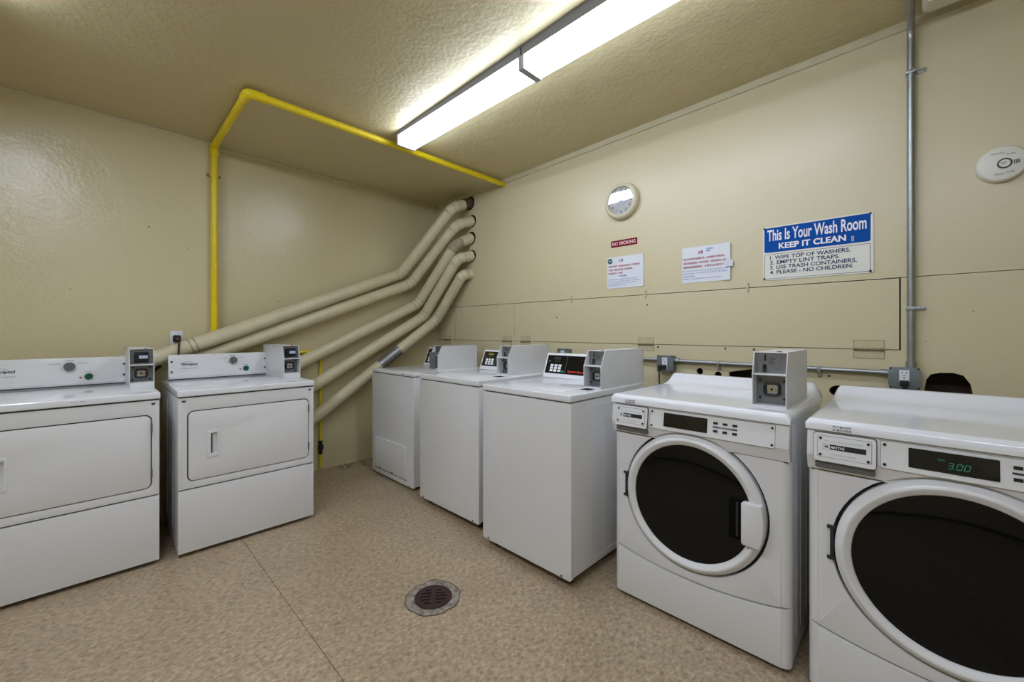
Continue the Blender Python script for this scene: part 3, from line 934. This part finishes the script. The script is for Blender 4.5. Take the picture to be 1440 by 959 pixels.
    slab('key_band', (d1 + .022, d1 + .114), .8855, .8915, .0026, .001, M['darkprint'], pl)
    text('lettering', 'FABRIC SETTINGS', M['whiteprint'], pl, d1 + .046, d1 + .090, .8868, .8902, lambda z: fyy(z) - .0032)
    # top with a raised rolled upstand at the back
    nx, ny = 72, 72
    t = bmesh.new()
    sm = lambda u: max(0, min(1, u)) ** 2 * (3 - 2 * max(0, min(1, u)))
    g = []
    for j in range(ny + 1):
        row = []
        for i in range(nx + 1):
            u, v = i / nx, j / ny
            # rounded outline
            x = x0 - .003 + (W + .006) * u
            y = -.022 + (D + .012) * v
            ex = min(x - (x0 - .003), (x1 + .003) - x)
            ey = min(y + .022, D - .01 - y)
            rr = .016
            z = ztop
            e = min(ex, ey)
            if e < rr:
                z -= rr - math.sqrt(max(0, rr * rr - (rr - e) ** 2))
            uu = max(0.0, min(1.0, (y - .520) / .115))
            z += (.020 * uu + .034 * uu ** 3) * sm((ex + .004) / .034)
            row.append(t.verts.new((x, y, z)))
        g.append(row)
    # denser sampling near the front edge
    for j in range(ny):
        for i in range(nx):
            t.faces.new((g[j][i], g[j][i + 1], g[j + 1][i + 1], g[j + 1][i]))
    rim = [g[0][i] for i in range(nx + 1)] + [g[j][nx] for j in range(1, ny + 1)] + [g[ny][i] for i in range(nx - 1, -1, -1)] + [g[j][0] for j in range(ny - 1, 0, -1)]
    dn = [t.verts.new((v.co.x, v.co.y, zl + .003)) for v in rim]
    for i in range(len(rim)):
        k2 = (i + 1) % len(rim)
        t.faces.new((rim[i], dn[i], dn[k2], rim[k2]))
    t.faces.new(dn)
    bmesh.ops.recalc_face_normals(t, faces=t.faces[:])
    mb = MB(); mb._merge(t)
    top = mb.build('top', M['whitetop'], r, angle=60)
    text('lettering', 'PUT MONEY\nIN MACHINE', M['darkprint'], top, x0 + .074, x0 + .124, zl + .006, zl + .023, -.0228, .012)
    if coin:
        coin_box(r, .218, .338, .082, .50, ztop - .001, .220, 'slot', .030)
    return r
front_loader(1.805, 1.067, .333, 'white front loading washer carrying a coin box on its top', True, False)
front_loader(1.800, .281, -.453, 'white front loading washer with lit green digits, cut by the right edge', False, True, .975)

# ------------------------------------------------------------------ vent ducts
def duct(idx, label, pts, rust=False, end='plain'):
    P = [Vector(p) for p in pts]
    R = .053
    r = empty('vent_duct', P[-1])
    tag(r, label, 'pipe', 'cream vent ducts')
    o = P[-1]
    P = [p - o for p in P]
    n = len(P)
    # elbows use up a little of each straight
    cuts = {}
    for i in range(1, n - 1):
        d1, d2 = (P[i - 1] - P[i]).normalized(), (P[i + 1] - P[i]).normalized()
        L = min(.068, (P[i - 1] - P[i]).length * .42, (P[i + 1] - P[i]).length * .42)
        cuts[i] = (P[i] + d1 * L, P[i] + d2 * L)
    for i in range(n - 1):
        a = P[i] if i == 0 else cuts[i][1]
        b = P[i + 1] if i + 1 == n - 1 else cuts[i + 1][0]
        if rust and i == n - 2:
            m_ = b + (a - b) * .55
            MB().tube([a, m_], R, 28).build('duct_run', M['duct'], r)
            MB().tube([m_, b], R * 1.06, 28).build('coupling', M['rust'], r)
        else:
            MB().tube([a, b], R, 28).build('duct_run', M['duct'], r)
    for i in range(1, n - 1):
        a, b = cuts[i]
        # segmented elbow: four mitred gores with crimped rings
        path = [a * (1 - u) ** 2 + P[i] * 2 * u * (1 - u) + b * u ** 2 for u in (0, .25, .5, .75, 1)]
        MB().tube(path, R * 1.035, 28).build('elbow', M['ductdirty'] if (end == 'dirty' and i == n - 2) else M['duct'], r, angle=7)
        for u in (0, 2, 4):
            q = path[u]
            d = (path[min(4, u + 1)] - path[max(0, u - 1)]).normalized() * .002
            MB().tube([q - d, q + d], R * 1.055, 28).build('crimp_ring', M['ductdirty'], r)
    # slip joint on the long lower run
    a, b = P[0], cuts[1][0]
    if idx == 4:
        MB().tube([b + (a - b) * .26, b + (a - b) * .40], R * 1.02, 28).build('foil_wrap', M['galvduct'], r)
    for u in ((.872, .888) if idx == 0 else (.55,)):
        q = b + (a - b) * u
        d = (a - b).normalized() * .004
        MB().tube([q - d, q + d], R * 1.045, 28).build('joint_ring', M['ductdirty'] if idx == 0 else M['duct'], r)
    MB().tube([P[-1] - Vector((.003, 0, 0)), P[-1] + Vector((.0, 0, 0))], (.070, .064, .068, .061, .058)[idx], 28).build('wall_opening', M['duct'] if idx == 4 else M['hole'], r)
    return r
EX = XR - .001
duct(0, 'topmost of the five cream ducts, rusty coupling at the wall',
     [(.285, 3.765, 1.083), (2.25, 3.83, 1.881), (2.556, 3.355, 2.535), (EX, 3.358, 2.628)], True)
duct(1, 'second highest cream duct, close under the topmost one',
     [(.45, 3.822, 1.030), (2.372, 3.835, 1.787), (2.612, 3.36, 2.371), (EX, 3.325, 2.434)])
duct(2, 'third cream duct from the top, grubby patched elbow at the wall',
     [(1.06, 3.86, .90), (2.463, 3.84, 1.579), (2.600, 3.36, 2.168), (EX, 3.337, 2.257)], end='dirty')
duct(3, 'fourth cream duct from the top, above the lowest one',
     [(1.12, 3.86, .64), (2.515, 3.81, 1.443), (2.628, 3.36, 2.031), (EX, 3.325, 2.069)])
duct(4, 'lowest of the five cream ducts, passing behind the corner dryer',
     [(1.12, 3.86, .315), (2.627, 3.74, 1.401), (2.686, 3.36, 1.863), (EX, 3.337, 1.884)])

# ------------------------------------------------------------------ yellow gas pipe
g = empty('gas_pipe', (.655, 3.85, 0))
tag(g, 'yellow gas pipe up the left wall and across the ceiling', 'pipe')
off = Vector((.655, 3.85, 0))
def gp(name, pts, rad, m=None, seg=18):
    return MB().tube([Vector(p) - off for p in pts], rad, seg).build(name, m or M['yellow'], g)
zt_ = 2.702
gp('riser', [(.655, 3.85, 1.225), (.655, 3.85, zt_ - .03)], .0235)
gp('elbow', fillet([(.655, 3.85, zt_ - .075), (.655, 3.85, zt_), (.655, 3.78, zt_)], .035), .029)
gp('ceiling_run', [(.655, 3.80, zt_), (.650, 2.88, zt_)], .0235)
gp('elbow', fillet([(.650, 2.93, zt_), (.650, 2.846, zt_), (.735, 2.846, zt_)], .035), .029)
gp('ceiling_run', [(.70, 2.846, zt_), (XR + .0, 2.846, zt_ - .004)], .0235)
gp('coupling', [(.728, 2.846, zt_), (.740, 2.846, zt_)], .031)
gp('clamp', [(.655, 3.85, 2.466), (.655, 3.85, 2.488)], .028)
MB().box(-.045, .045, .018, .027, 2.466, 2.488).build('clamp', M['oldbrass'], g, smooth=False)
gp('collar', [(.655, 3.845, 1.245), (.655, 3.845, 1.282)], .034, M['whiteplastic'])
gp('lower_run', fillet([(.655, 3.855, 1.237), (.735, 3.855, 1.237), (.735, 3.926, 1.237), (.735, 3.926, 1.095), (1.475, 3.926, 1.095), (1.475, 3.926, .27)], .02), .0135)
gp('stub', [(1.475, 3.926, .16), (1.475, 3.926, .03)], .0135)
v = MB().cyl(Vector((1.475, 3.926, .15)) - off, Vector((1.475, 3.926, .275)) - off, .017, 12)
v.box(1.475 - .02 - off.x, 1.475 + .02 - off.x, 3.90 - off.y, 3.94 - off.y, .195, .235, .005)
v.cyl(Vector((1.475, 3.926, .215)) - off, Vector((1.475, 3.885, .215)) - off, .010, 10)
v.build('shut_off_valve', M['valve'], g)

# ------------------------------------------------------------------ outlet on the left wall and cords
def duplex(r, xc, zc_, y, wid=.036, hei=.09):
    MB().box(xc - wid / 2, xc + wid / 2, y - .004, y, zc_ - hei / 2, zc_ + hei / 2, .001, 1).build('receptacle', M['outlet'], r)
    s = MB()
    for dz in (-.021, .021):
        for dx in (-.007, .007):
            s.box(xc + dx - .0013, xc + dx + .0013, y - .0045, y - .0035, zc_ + dz - .001, zc_ + dz + .009)
        s.cyl((xc, y - .0045, zc_ + dz - .009), (xc, y - .0035, zc_ + dz - .009), .0026, 10)
    s.cyl((xc, y - .005, zc_), (xc, y - .0035, zc_), .003, 10)
    s.build('slots', M['black'], r, smooth=False)

ol = empty('wall_outlet', (.432, YLN, 1.226))
tag(ol, 'white wall outlet left of the yellow pipe with an orange eyed plug', 'outlet')
MB().box(-.036, .036, -.006, 0, -.058, .058, .003).build('cover_plate', M['outlet'], ol)
duplex(ol, 0, 0, -.006, .034, .07)
pc = empty('power_cord', (.432, YLN - .01, 1.228))
tag(pc, 'black plug and cord hanging from the left wall outlet', 'cord')
MB().box(-.022, .022, -.030, .0, -.024, .024, .006).build('plug', M['rubber'], pc)
MB().cyl((.004, -.034, -.006), (.004, -.028, -.006), .010, 12).build('plug_face', mat('orange_plug_face', srgb(196, 120, 70), .5), pc)
MB().tube(fillet([(0, -.024, -.012), (-.002, -.12, -.004), (-.006, -.166, -.05), (-.010, -.168, -.16), (-.010, -.168, -.235)], .05), .0055, 10).build('cable', M['rubber'], pc)
bc = MB().tube(fillet([(.272, 3.775, .985), (.30, 3.775, 1.012), (.325, 3.785, 1.030), (.333, 3.80, 1.035)], .05), .011, 12).build('dryer_cable', M['rubber'])
tag(bc, 'thick black cable bridging the gap between the two dryers', 'cord')

# ------------------------------------------------------------------ conduit and junction boxes on the right wall, local frame x=-Y, y=X-XR
cn = empty('conduit', (XR, 0, 0), RZ)
tag(cn, 'galvanised steel conduit up the right wall and along behind the washers', 'conduit')
yc_ = -.022
MB().tube(fillet([(-.022, yc_, 1.118), (-.022, yc_, 2.765), (-.022, -.9, 2.768)], .10, 8), .0145, 16).build('vertical_run', M['steel'], cn)
for a, b in ((-3.0, -2.157), (-2.043, -1.285), (-1.171, -.104)):
    zz = lambda x: 1.092 + (x + 3.0) / 2.892 * -.017
    MB().tube([(a, yc_, zz(a)), (b, yc_, zz(b))], .0125, 14).build('horizontal_run', M['steel'], cn)
MB().cyl((-.022, yc_, 1.107), (-.022, yc_, 1.135), .019, 14).build('connector', M['steel'], cn)
MB().cyl((-.132, yc_, 1.075), (-.1025, yc_, 1.075), .017, 14).build('connector', M['steel'], cn)
MB().cyl((-1.172, yc_, 1.081), (-1.142, yc_, 1.081), .017, 14).build('connector', M['steel'], cn)
for z in (2.53, 1.39):
    c = MB().box(-.040, -.002, yc_ - .018, 0, z - .009, z + .009, .002)
    c.box(-.01, .030, -.006, 0, z - .009, z + .009, .002)
    c.cyl((.016, -.012, z), (.016, 0, z), .006, 10)
    c.build('strap', M['steel'], cn)
for y, z in ((.38, 1.076), (.894, 1.078)):
    c = MB().box(-y - .008, -y + .008, yc_ - .016, 0, z - .018, z + .016, .002)
    c.box(-y - .009, -y + .009, -.005, 0, z - .046, z - .01, .002)
    c.cyl((-y, -.010, z - .032), (-y, 0, z - .032), .006, 10)
    c.build('strap', M['steel'], cn)

def jbox(yc, zc_, wid, hei, dep, label, plug=True, cord=None):
    r = empty('outlet_box', (XR, yc, zc_), RZ)
    tag(r, label, 'outlet box', 'grey metal outlet boxes on the conduit')
    MB().plate(rrect(-wid / 2, wid / 2, -hei / 2, hei / 2, .008, 3), [], -dep, 0, .004).build('box', M['box'], r)
    pts = []
    c_ = .016
    a, b = wid / 2 + .003, hei / 2 + .002
    MB().plate([(-a + c_, -b), (a - c_, -b), (a - c_, -b + c_ * .6), (a, -b + c_), (a, b - c_), (a - c_, b - c_ * .6), (a - c_, b), (-a + c_, b), (-a + c_, b - c_ * .6), (-a, b - c_), (-a, -b + c_), (-a + c_, -b + c_ * .6)], [], -dep - .003, -dep + .001, .001).build('cover', M['box'], r)
    for sx in (-1, 1):
        for sz in (-1, 1):
            MB().cyl((sx * (a - .008), -dep - .006, sz * (b - .006)), (sx * (a - .008), -dep + .002, sz * (b - .006)), .005, 10).build('cover_screw', M['bolt'], r)
    duplex(r, 0, .002, -dep - .003, .036, min(.08, hei * .75))
    return r
jbox(.045, 1.055, .108, .100, .050, 'grey metal outlet box at the foot of the vertical conduit')
jbox(1.228, 1.060, .110, .110, .050, 'grey metal outlet box between the red lettered washer and first front loader')
jbox(2.10, 1.080, .110, .110, .050, 'grey metal outlet box hidden behind the console of the red lettered washer')
def plugcord(yc, zc_, label, side=0):
    r = empty('power_cord', (XR - .055, yc, zc_), RZ)
    tag(r, label, 'cord')
    MB().box(-.017, .017, -.026, 0, -.012, .014, .005).box(-.009, .009, -.024, -.004, -.026, -.010, .004).build('plug', M['rubber'], r)
    MB().tube(fillet([(side, -.014, -.02), (side, -.014, -.08), (side + .01, .02, -.25), (side + .02, .03, -.45)], .05), .0045, 10).build('cable', M['rubber'], r)
plugcord(.045, 1.031, 'black plug in the outlet box under the vertical conduit')
r_ = empty('power_cord', (XR - .055, 1.235, 1.040), RZ)
tag(r_, 'black angled plug with a cord hanging beside the red lettered washer', 'cord')
MB().box(-.030, .022, -.024, 0, -.015, .013, .005).build('plug', M['rubber'], r_)
MB().tube(fillet([(-.026, -.013, -.006), (-.026, -.013, -.10), (-.022, 0, -.25), (-.02, .02, -.5)], .05), .0045, 10).build('cable', M['rubber'], r_)

# ------------------------------------------------------------------ signs, notices, clock, alarms on the right wall
def wallthing(name, yc, zc_, label, cat, out=0.0):
    r = empty(name, (XR - out, yc, zc_), RZ)
    return tag(r, label, cat)

# washroom sign
sx0, sx1, sz0, sz1 = -.652, -.158, 1.579, 1.891
sc = ((sx0 + sx1) / 2, (sz0 + sz1) / 2)
sg = wallthing('wash_room_sign', -sc[0], sc[1], 'blue and white wash room sign with numbered rules', 'sign')
hw, hh = (sx1 - sx0) / 2, (sz1 - sz0) / 2
MB().box(-hw, hw, -.004, 0, -hh, hh, .001, 1).build('board', M['signwhite'], sg)
zb_ = .006
MB().plate(rrect(-hw + .007, hw - .012, zb_, hh - .006, .010), [], -.0045, -.004).build('blue_panel', M['signblue'], sg, smooth=False)
bl = MB().plate(rrect(-hw + .007, hw - .012, -hh + .008, zb_ - .010, .008), [rrect(-hw + .009, hw - .014, -hh + .010, zb_ - .012, .006)], -.0045, -.004)
bl.build('border_line', M['signnavy'], sg, smooth=False)
yT = -.0052
text('headline', 'This Is Your Wash Room', M['whiteprint'], sg, -hw + .022, hw - .028, .072, .138, yT, .018)
text('headline', 'KEEP IT CLEAN', M['whiteprint'], sg, -hw + .080, hw - .110, .022, .056, yT, .03)
text('printer_mark', 'III', M['signwhite'], sg, hw - .088, hw - .078, .016, .044, yT)
for i, (ln, wd) in enumerate((('1. WIPE TOP OF WASHERS.', .366), ('2. EMPTY LINT TRAPS.', .322), ('3. USE TRASH CONTAINERS.', .392), ('4. PLEASE - NO CHILDREN.', .378))):
    z = -.036 - i * .0285
    text('rule', ln, M['signnavy'], sg, -hw + .036, -hw + .036 + wd, z, z + .0215, yT, .015)
for a in (-hw + .008, hw - .013):
    for b in (-hh + .009, hh - .008):
        MB().cyl((a, -.009, b), (a, -.003, b), .006, 12).build('nail', M['black'], sg)

ns = wallthing('no_smoking_sign', 1.566, 1.9435, 'small dark red no smoking sign under the clock', 'sign')
MB().box(-.108, .108, -.003, 0, -.0245, .0245, .001, 1).build('plate', M['maroon'], ns)
text('lettering', 'NO SMOKING', M['pinkprint'], ns, -.096, .096, -.0135, .0135, -.0036, .012)

def curled(name, wid, hei, curl):
    """thin sheet whose right corner lifts off the wall"""
    t = bmesh.new()
    n = 14
    gg = [[t.verts.new((-wid / 2 + wid * i / n, -.002 - curl * max(0, (i / n - .7) / .3) ** 2 * (.3 + .7 * abs(1 - 2 * j / n)), -hei / 2 + hei * j / n)) for i in range(n + 1)] for j in range(n + 1)]
    for j in range(n):
        for i in range(n):
            t.faces.new((gg[j][i], gg[j][i + 1], gg[j + 1][i + 1], gg[j + 1][i]))
    bmesh.ops.recalc_face_normals(t, faces=t.faces[:])
    bmesh.ops.solidify(t, geom=t.faces[:], thickness=.0006)
    mb = MB(); mb._merge(t)
    return mb

n1 = wallthing('paper_notice', 1.5575, 1.726, 'white paper notice with a round green logo, below the no smoking sign', 'notice')
n1['group'] = 'paper notices on the right wall'
curled('s', .300, .236, .006).build('sheet', M['paper'], n1)
yN = -.0105
MB().lathe([(.020, -.0085), (.0, -.0088)], (-.122, 0, .090), 'y', 24).build('logo', M['greenlogo'], n1)
text('logo_mark', 'CO', M['whiteprint'], n1, -.132, -.112, .084, .096, -.0095, .02)
text('heading', '注意', M['blackink'], n1, -.052, -.012, .078, .100, -.004)
for i, (ln, a, b) in enumerate((('請勿將洗衣機過載，如因過量使用導致損壞，租戶須負責賠償', -.138, .120), ('不可將鞋、地毯及大件物品放入洗衣機或烘乾機', -.138, .062), ('使用後請保持清潔，多謝合作', -.138, -.016))):
    z = .046 - i * .026
    text('notice_line', ln, M['redink'], n1, a, b, z - .007, z + .009, -.0045, .004, res=1)
text('heading', 'ATTENTION', M['blueink'], n1, -.050, .016, -.036, -.023, -.004, .02)
for i, (ln, b) in enumerate((('Do not overload the washing machines. Tenants are', .100), ('responsible for any damage caused by overloading.', .116), ('No shoes, rugs or large items in the washers or dryers.', .095), ('Please keep this laundry room clean.', .01))):
    z = -.052 - i * .015
    text('notice_line', ln, M['blueink'], n1, -.138, b, z - .005, z + .005, -.0045, .006, res=1)

n2 = wallthing('paper_notice', .979, 1.7195, 'white paper notice nearest the blue sign, taped at its right edge', 'notice')
n2['group'] = 'paper notices on the right wall'
curled('s', .302, .234, .014).build('sheet', M['paper'], n2)
text('heading', '注意', M['redink'], n2, -.048, -.016, .068, .088, -.004, .015)
text('heading', 'ATTENTION\nPLEASE', M['blueink'], n2, .004, .048, .078, .100, -.004, .02)
for i, (ln, b) in enumerate((('請勿在洗衣機內放過量衣物，以免損壞洗衣機及烘乾機', .130), ('違者須負責賠償一切維修費用，請勿將鞋放入機內', .132), ('使用後請清理棉絮，多謝各位住客合作', .112))):
    z = .040 - i * .027
    text('notice_line', ln, M['redink'], n2, -.142, b, z - .008, z + .008, -.0045 if i == 2 else -.0055, .004, res=1)
for i, (ln, b) in enumerate((('Do not overload the washing machines and dryers. The', .138), ('laundry manager. You will be responsible for the damage', .134), ('to the machine.', -.066), ('Please be responsible and do your own laundry', .096))):
    z = -.040 - i * .0175
    text('notice_line', ln, M['blueink'], n2, -.142, b, z - .0055, z + .0055, -.0045 if b < .12 else -.0125, .006, res=1)
MB().box(.120, .166, -.0175, -.0165, -.034, .004).build('tape', M['tape'], n2, smooth=False)

ck = wallthing('wall_clock', 1.573, 2.252, 'round cream wall clock with a white face above the notices', 'clock')
MB().lathe([(.0, 0), (.134, 0), (.137, -.012), (.133, -.034), (.122, -.046), (.108, -.048), (.101, -.040), (.099, -.028), (.0, -.028)], (0, 0, 0), 'y', 64).build('case', M['clock'], ck, angle=30)
MB().lathe([(.0, -.0295), (.0985, -.0295)], (0, 0, 0), 'y', 64).build('face', M['clockface'], ck)
for k in range(12):
    a = PI / 2 - 2 * PI * (k + 1) / 12
    px, pz = .080 * math.cos(a), .080 * math.sin(a)
    wd = .006 if k < 9 else .010
    text('numeral', str(k + 1), M['darkprint'], ck, px - wd, px + wd, pz - .0095, pz + .0095, -.0305, .01)
def hand(name, ang, L, wd, y):
    d = Vector((math.cos(ang), 0, math.sin(ang)))
    n = Vector((-d.z, 0, d.x))
    q = [d * -.015 + n * wd, d * -.015 - n * wd, d * L - n * wd * .5, d * L + n * wd * .5]
    MB().prism([(p.x, p.z) for p in q], 'y', y, y + .001).build(name, M['darkprint'], ck, smooth=False)
hand('hour_hand', math.radians(170), .046, .0035, -.0325)
hand('minute_hand', math.radians(12), .066, .0028, -.0345)
MB().cyl((0, -.037, 0), (0, -.029, 0), .008, 16).build('hub', M['darkprint'], ck)
def clear_glass():
    m = mat('clear_clock_cover', (1, 1, 1, 1), 0.03)
    b = m.node_tree.nodes['Principled BSDF']
    b.inputs['Transmission Weight'].default_value = 1.0
    b.inputs['IOR'].default_value = 1.5
    return m
MB().lathe([(.0, -.0425), (.1015, -.0415), (.1015, -.0405), (.0, -.0415)], (0, 0, 0), 'y', 64).build('cover', clear_glass(), ck, angle=60)

sm_ = wallthing('smoke_alarm', -.262, 2.008, 'round ivory smoke alarm on the wall at the right edge', 'smoke alarm')
MB().lathe([(.0, 0), (.072, 0), (.076, -.006), (.0765, -.020), (.071, -.030), (.060, -.034), (.0, -.036)], (0, 0, 0), 'y', 64).build('body', M['alarm'], sm_, angle=30)
MB().lathe([(.022, -.0375), (.022, -.0355), (.0165, -.0355), (.0165, -.0375)], (.006, 0, -.004), 'y', 40, True).build('button_ring', M['alarmgrey'], sm_)
MB().cyl((.006, -.0385, -.004), (.006, -.034, -.004), .0155, 28).build('test_button', M['alarm'], sm_)
text('lettering', 'TEST', M['alarmgrey'], sm_, -.005, .012, -.008, .001, -.0388, .01)
gv = MB()
for k in range(3):
    gv.box(.032 + k * .006, .0345 + k * .006, -.0372, -.034, -.012, .004)
gv.build('sounder_slots', M['alarmgrey'], sm_, smooth=False)
text('lettering', 'WARNING', M['grey'], sm_, -.035, .005, .040, .046, -.0352, .01)
text('lettering', 'TEST WEEKLY', M['grey'], sm_, .010, .038, .030, .036, -.0365, .01)
text('lettering', 'FIRE', M['grey'], sm_, -.022, .004, -.050, -.044, -.0352, .01)
text('lettering', 'ALARM', M['grey'], sm_, .010, .032, -.046, -.040, -.0355, .01)

cb = empty('ceiling_alarm_box', (2.63, -.135, zc(2.63, -.135)))
tag(cb, 'off white rounded box on the ceiling beside the conduit top', 'alarm')
MB().box(-.06, .06, -.12, .12, -.052, 0.004, .022, 4).build('housing', M['ivory'], cb)
MB().box(-.045, .045, -.10, .10, -.060, -.050, .006, 3).build('cover', M['ivory'], cb)

# ------------------------------------------------------------------ floor drain and crumbs
dr = empty('floor_drain', (1.150, 1.662, 0))
tag(dr, 'round rusty floor drain in a patch of concrete', 'drain')
rnd = random.Random(3)
ol_ = []
for i in range(28):
    a = 2 * PI * i / 28
    rr = .128 + rnd.uniform(-.006, .006)
    ol_.append((rr * math.cos(a) * 1.02, rr * math.sin(a)))
ol_[4] = (ol_[4][0] * 1.10, ol_[4][1] * 1.10)
ol_[5] = (ol_[5][0] * 1.12, ol_[5][1] * 1.12)
MB().prism(ol_, 'z', -.001, .0018).build('concrete_patch', M['concrete'], dr, smooth=False)
edge = [Vector((x * 1.0, y * 1.0, .001)) for x, y in ol_] + [Vector((ol_[0][0], ol_[0][1], .001))]
MB().tube(edge, .0022, 6).build('cut_edge', M['rust'], dr)
MB().lathe([(.090, .002), (.088, .006), (.080, .006), (.078, .002)], (0, 0, 0), 'z', 40, True).build('rim', M['drainiron'], dr)
MB().cyl((0, 0, .0018), (0, 0, .0024), .079, 40).build('sump', M['hole'], dr)
# grate with two columns of slots; plate() makes it upright so lay it down
ga = MB()
slots = []
for sgn in (-1, 1):
    for k, wd in ((-2, .030), (-1, .048), (0, .055), (1, .048), (2, .030)):
        z = k * .024
        slots.append([(sgn * .010, z - .0055), (sgn * (.010 + wd), z - .0055), (sgn * (.010 + wd), z + .0055), (sgn * .010, z + .0055)])
ga.plate(circ(0, 0, .078, 40), slots, -.0055, -.0025)
gr_ = ga.build('grate', M['drainiron'], dr, smooth=False)
gr_.rotation_euler = (-PI / 2, 0, 0)
turn = math.radians(-38)
for v_ in gr_.data.vertices:
    x, z = v_.co.x, v_.co.z
    v_.co.x, v_.co.z = x * math.cos(turn) - z * math.sin(turn), x * math.sin(turn) + z * math.cos(turn)

cr = MB()
for k in range(26):
    u = rnd.random()
    x = 1.55 + .45 * u
    y = 3.80 + .10 * rnd.random() - (.03 if u > .6 else 0)
    s_ = rnd.uniform(.004, .016)
    cr.box(x, x + s_ * 1.8, y, y + s_, 0, s_ * .5, s_ * .12, 1)
tag(cr.build('plaster_crumbs', M['concrete']), 'pale crumbs of plaster on the floor in the corner', 'debris', kind='stuff')
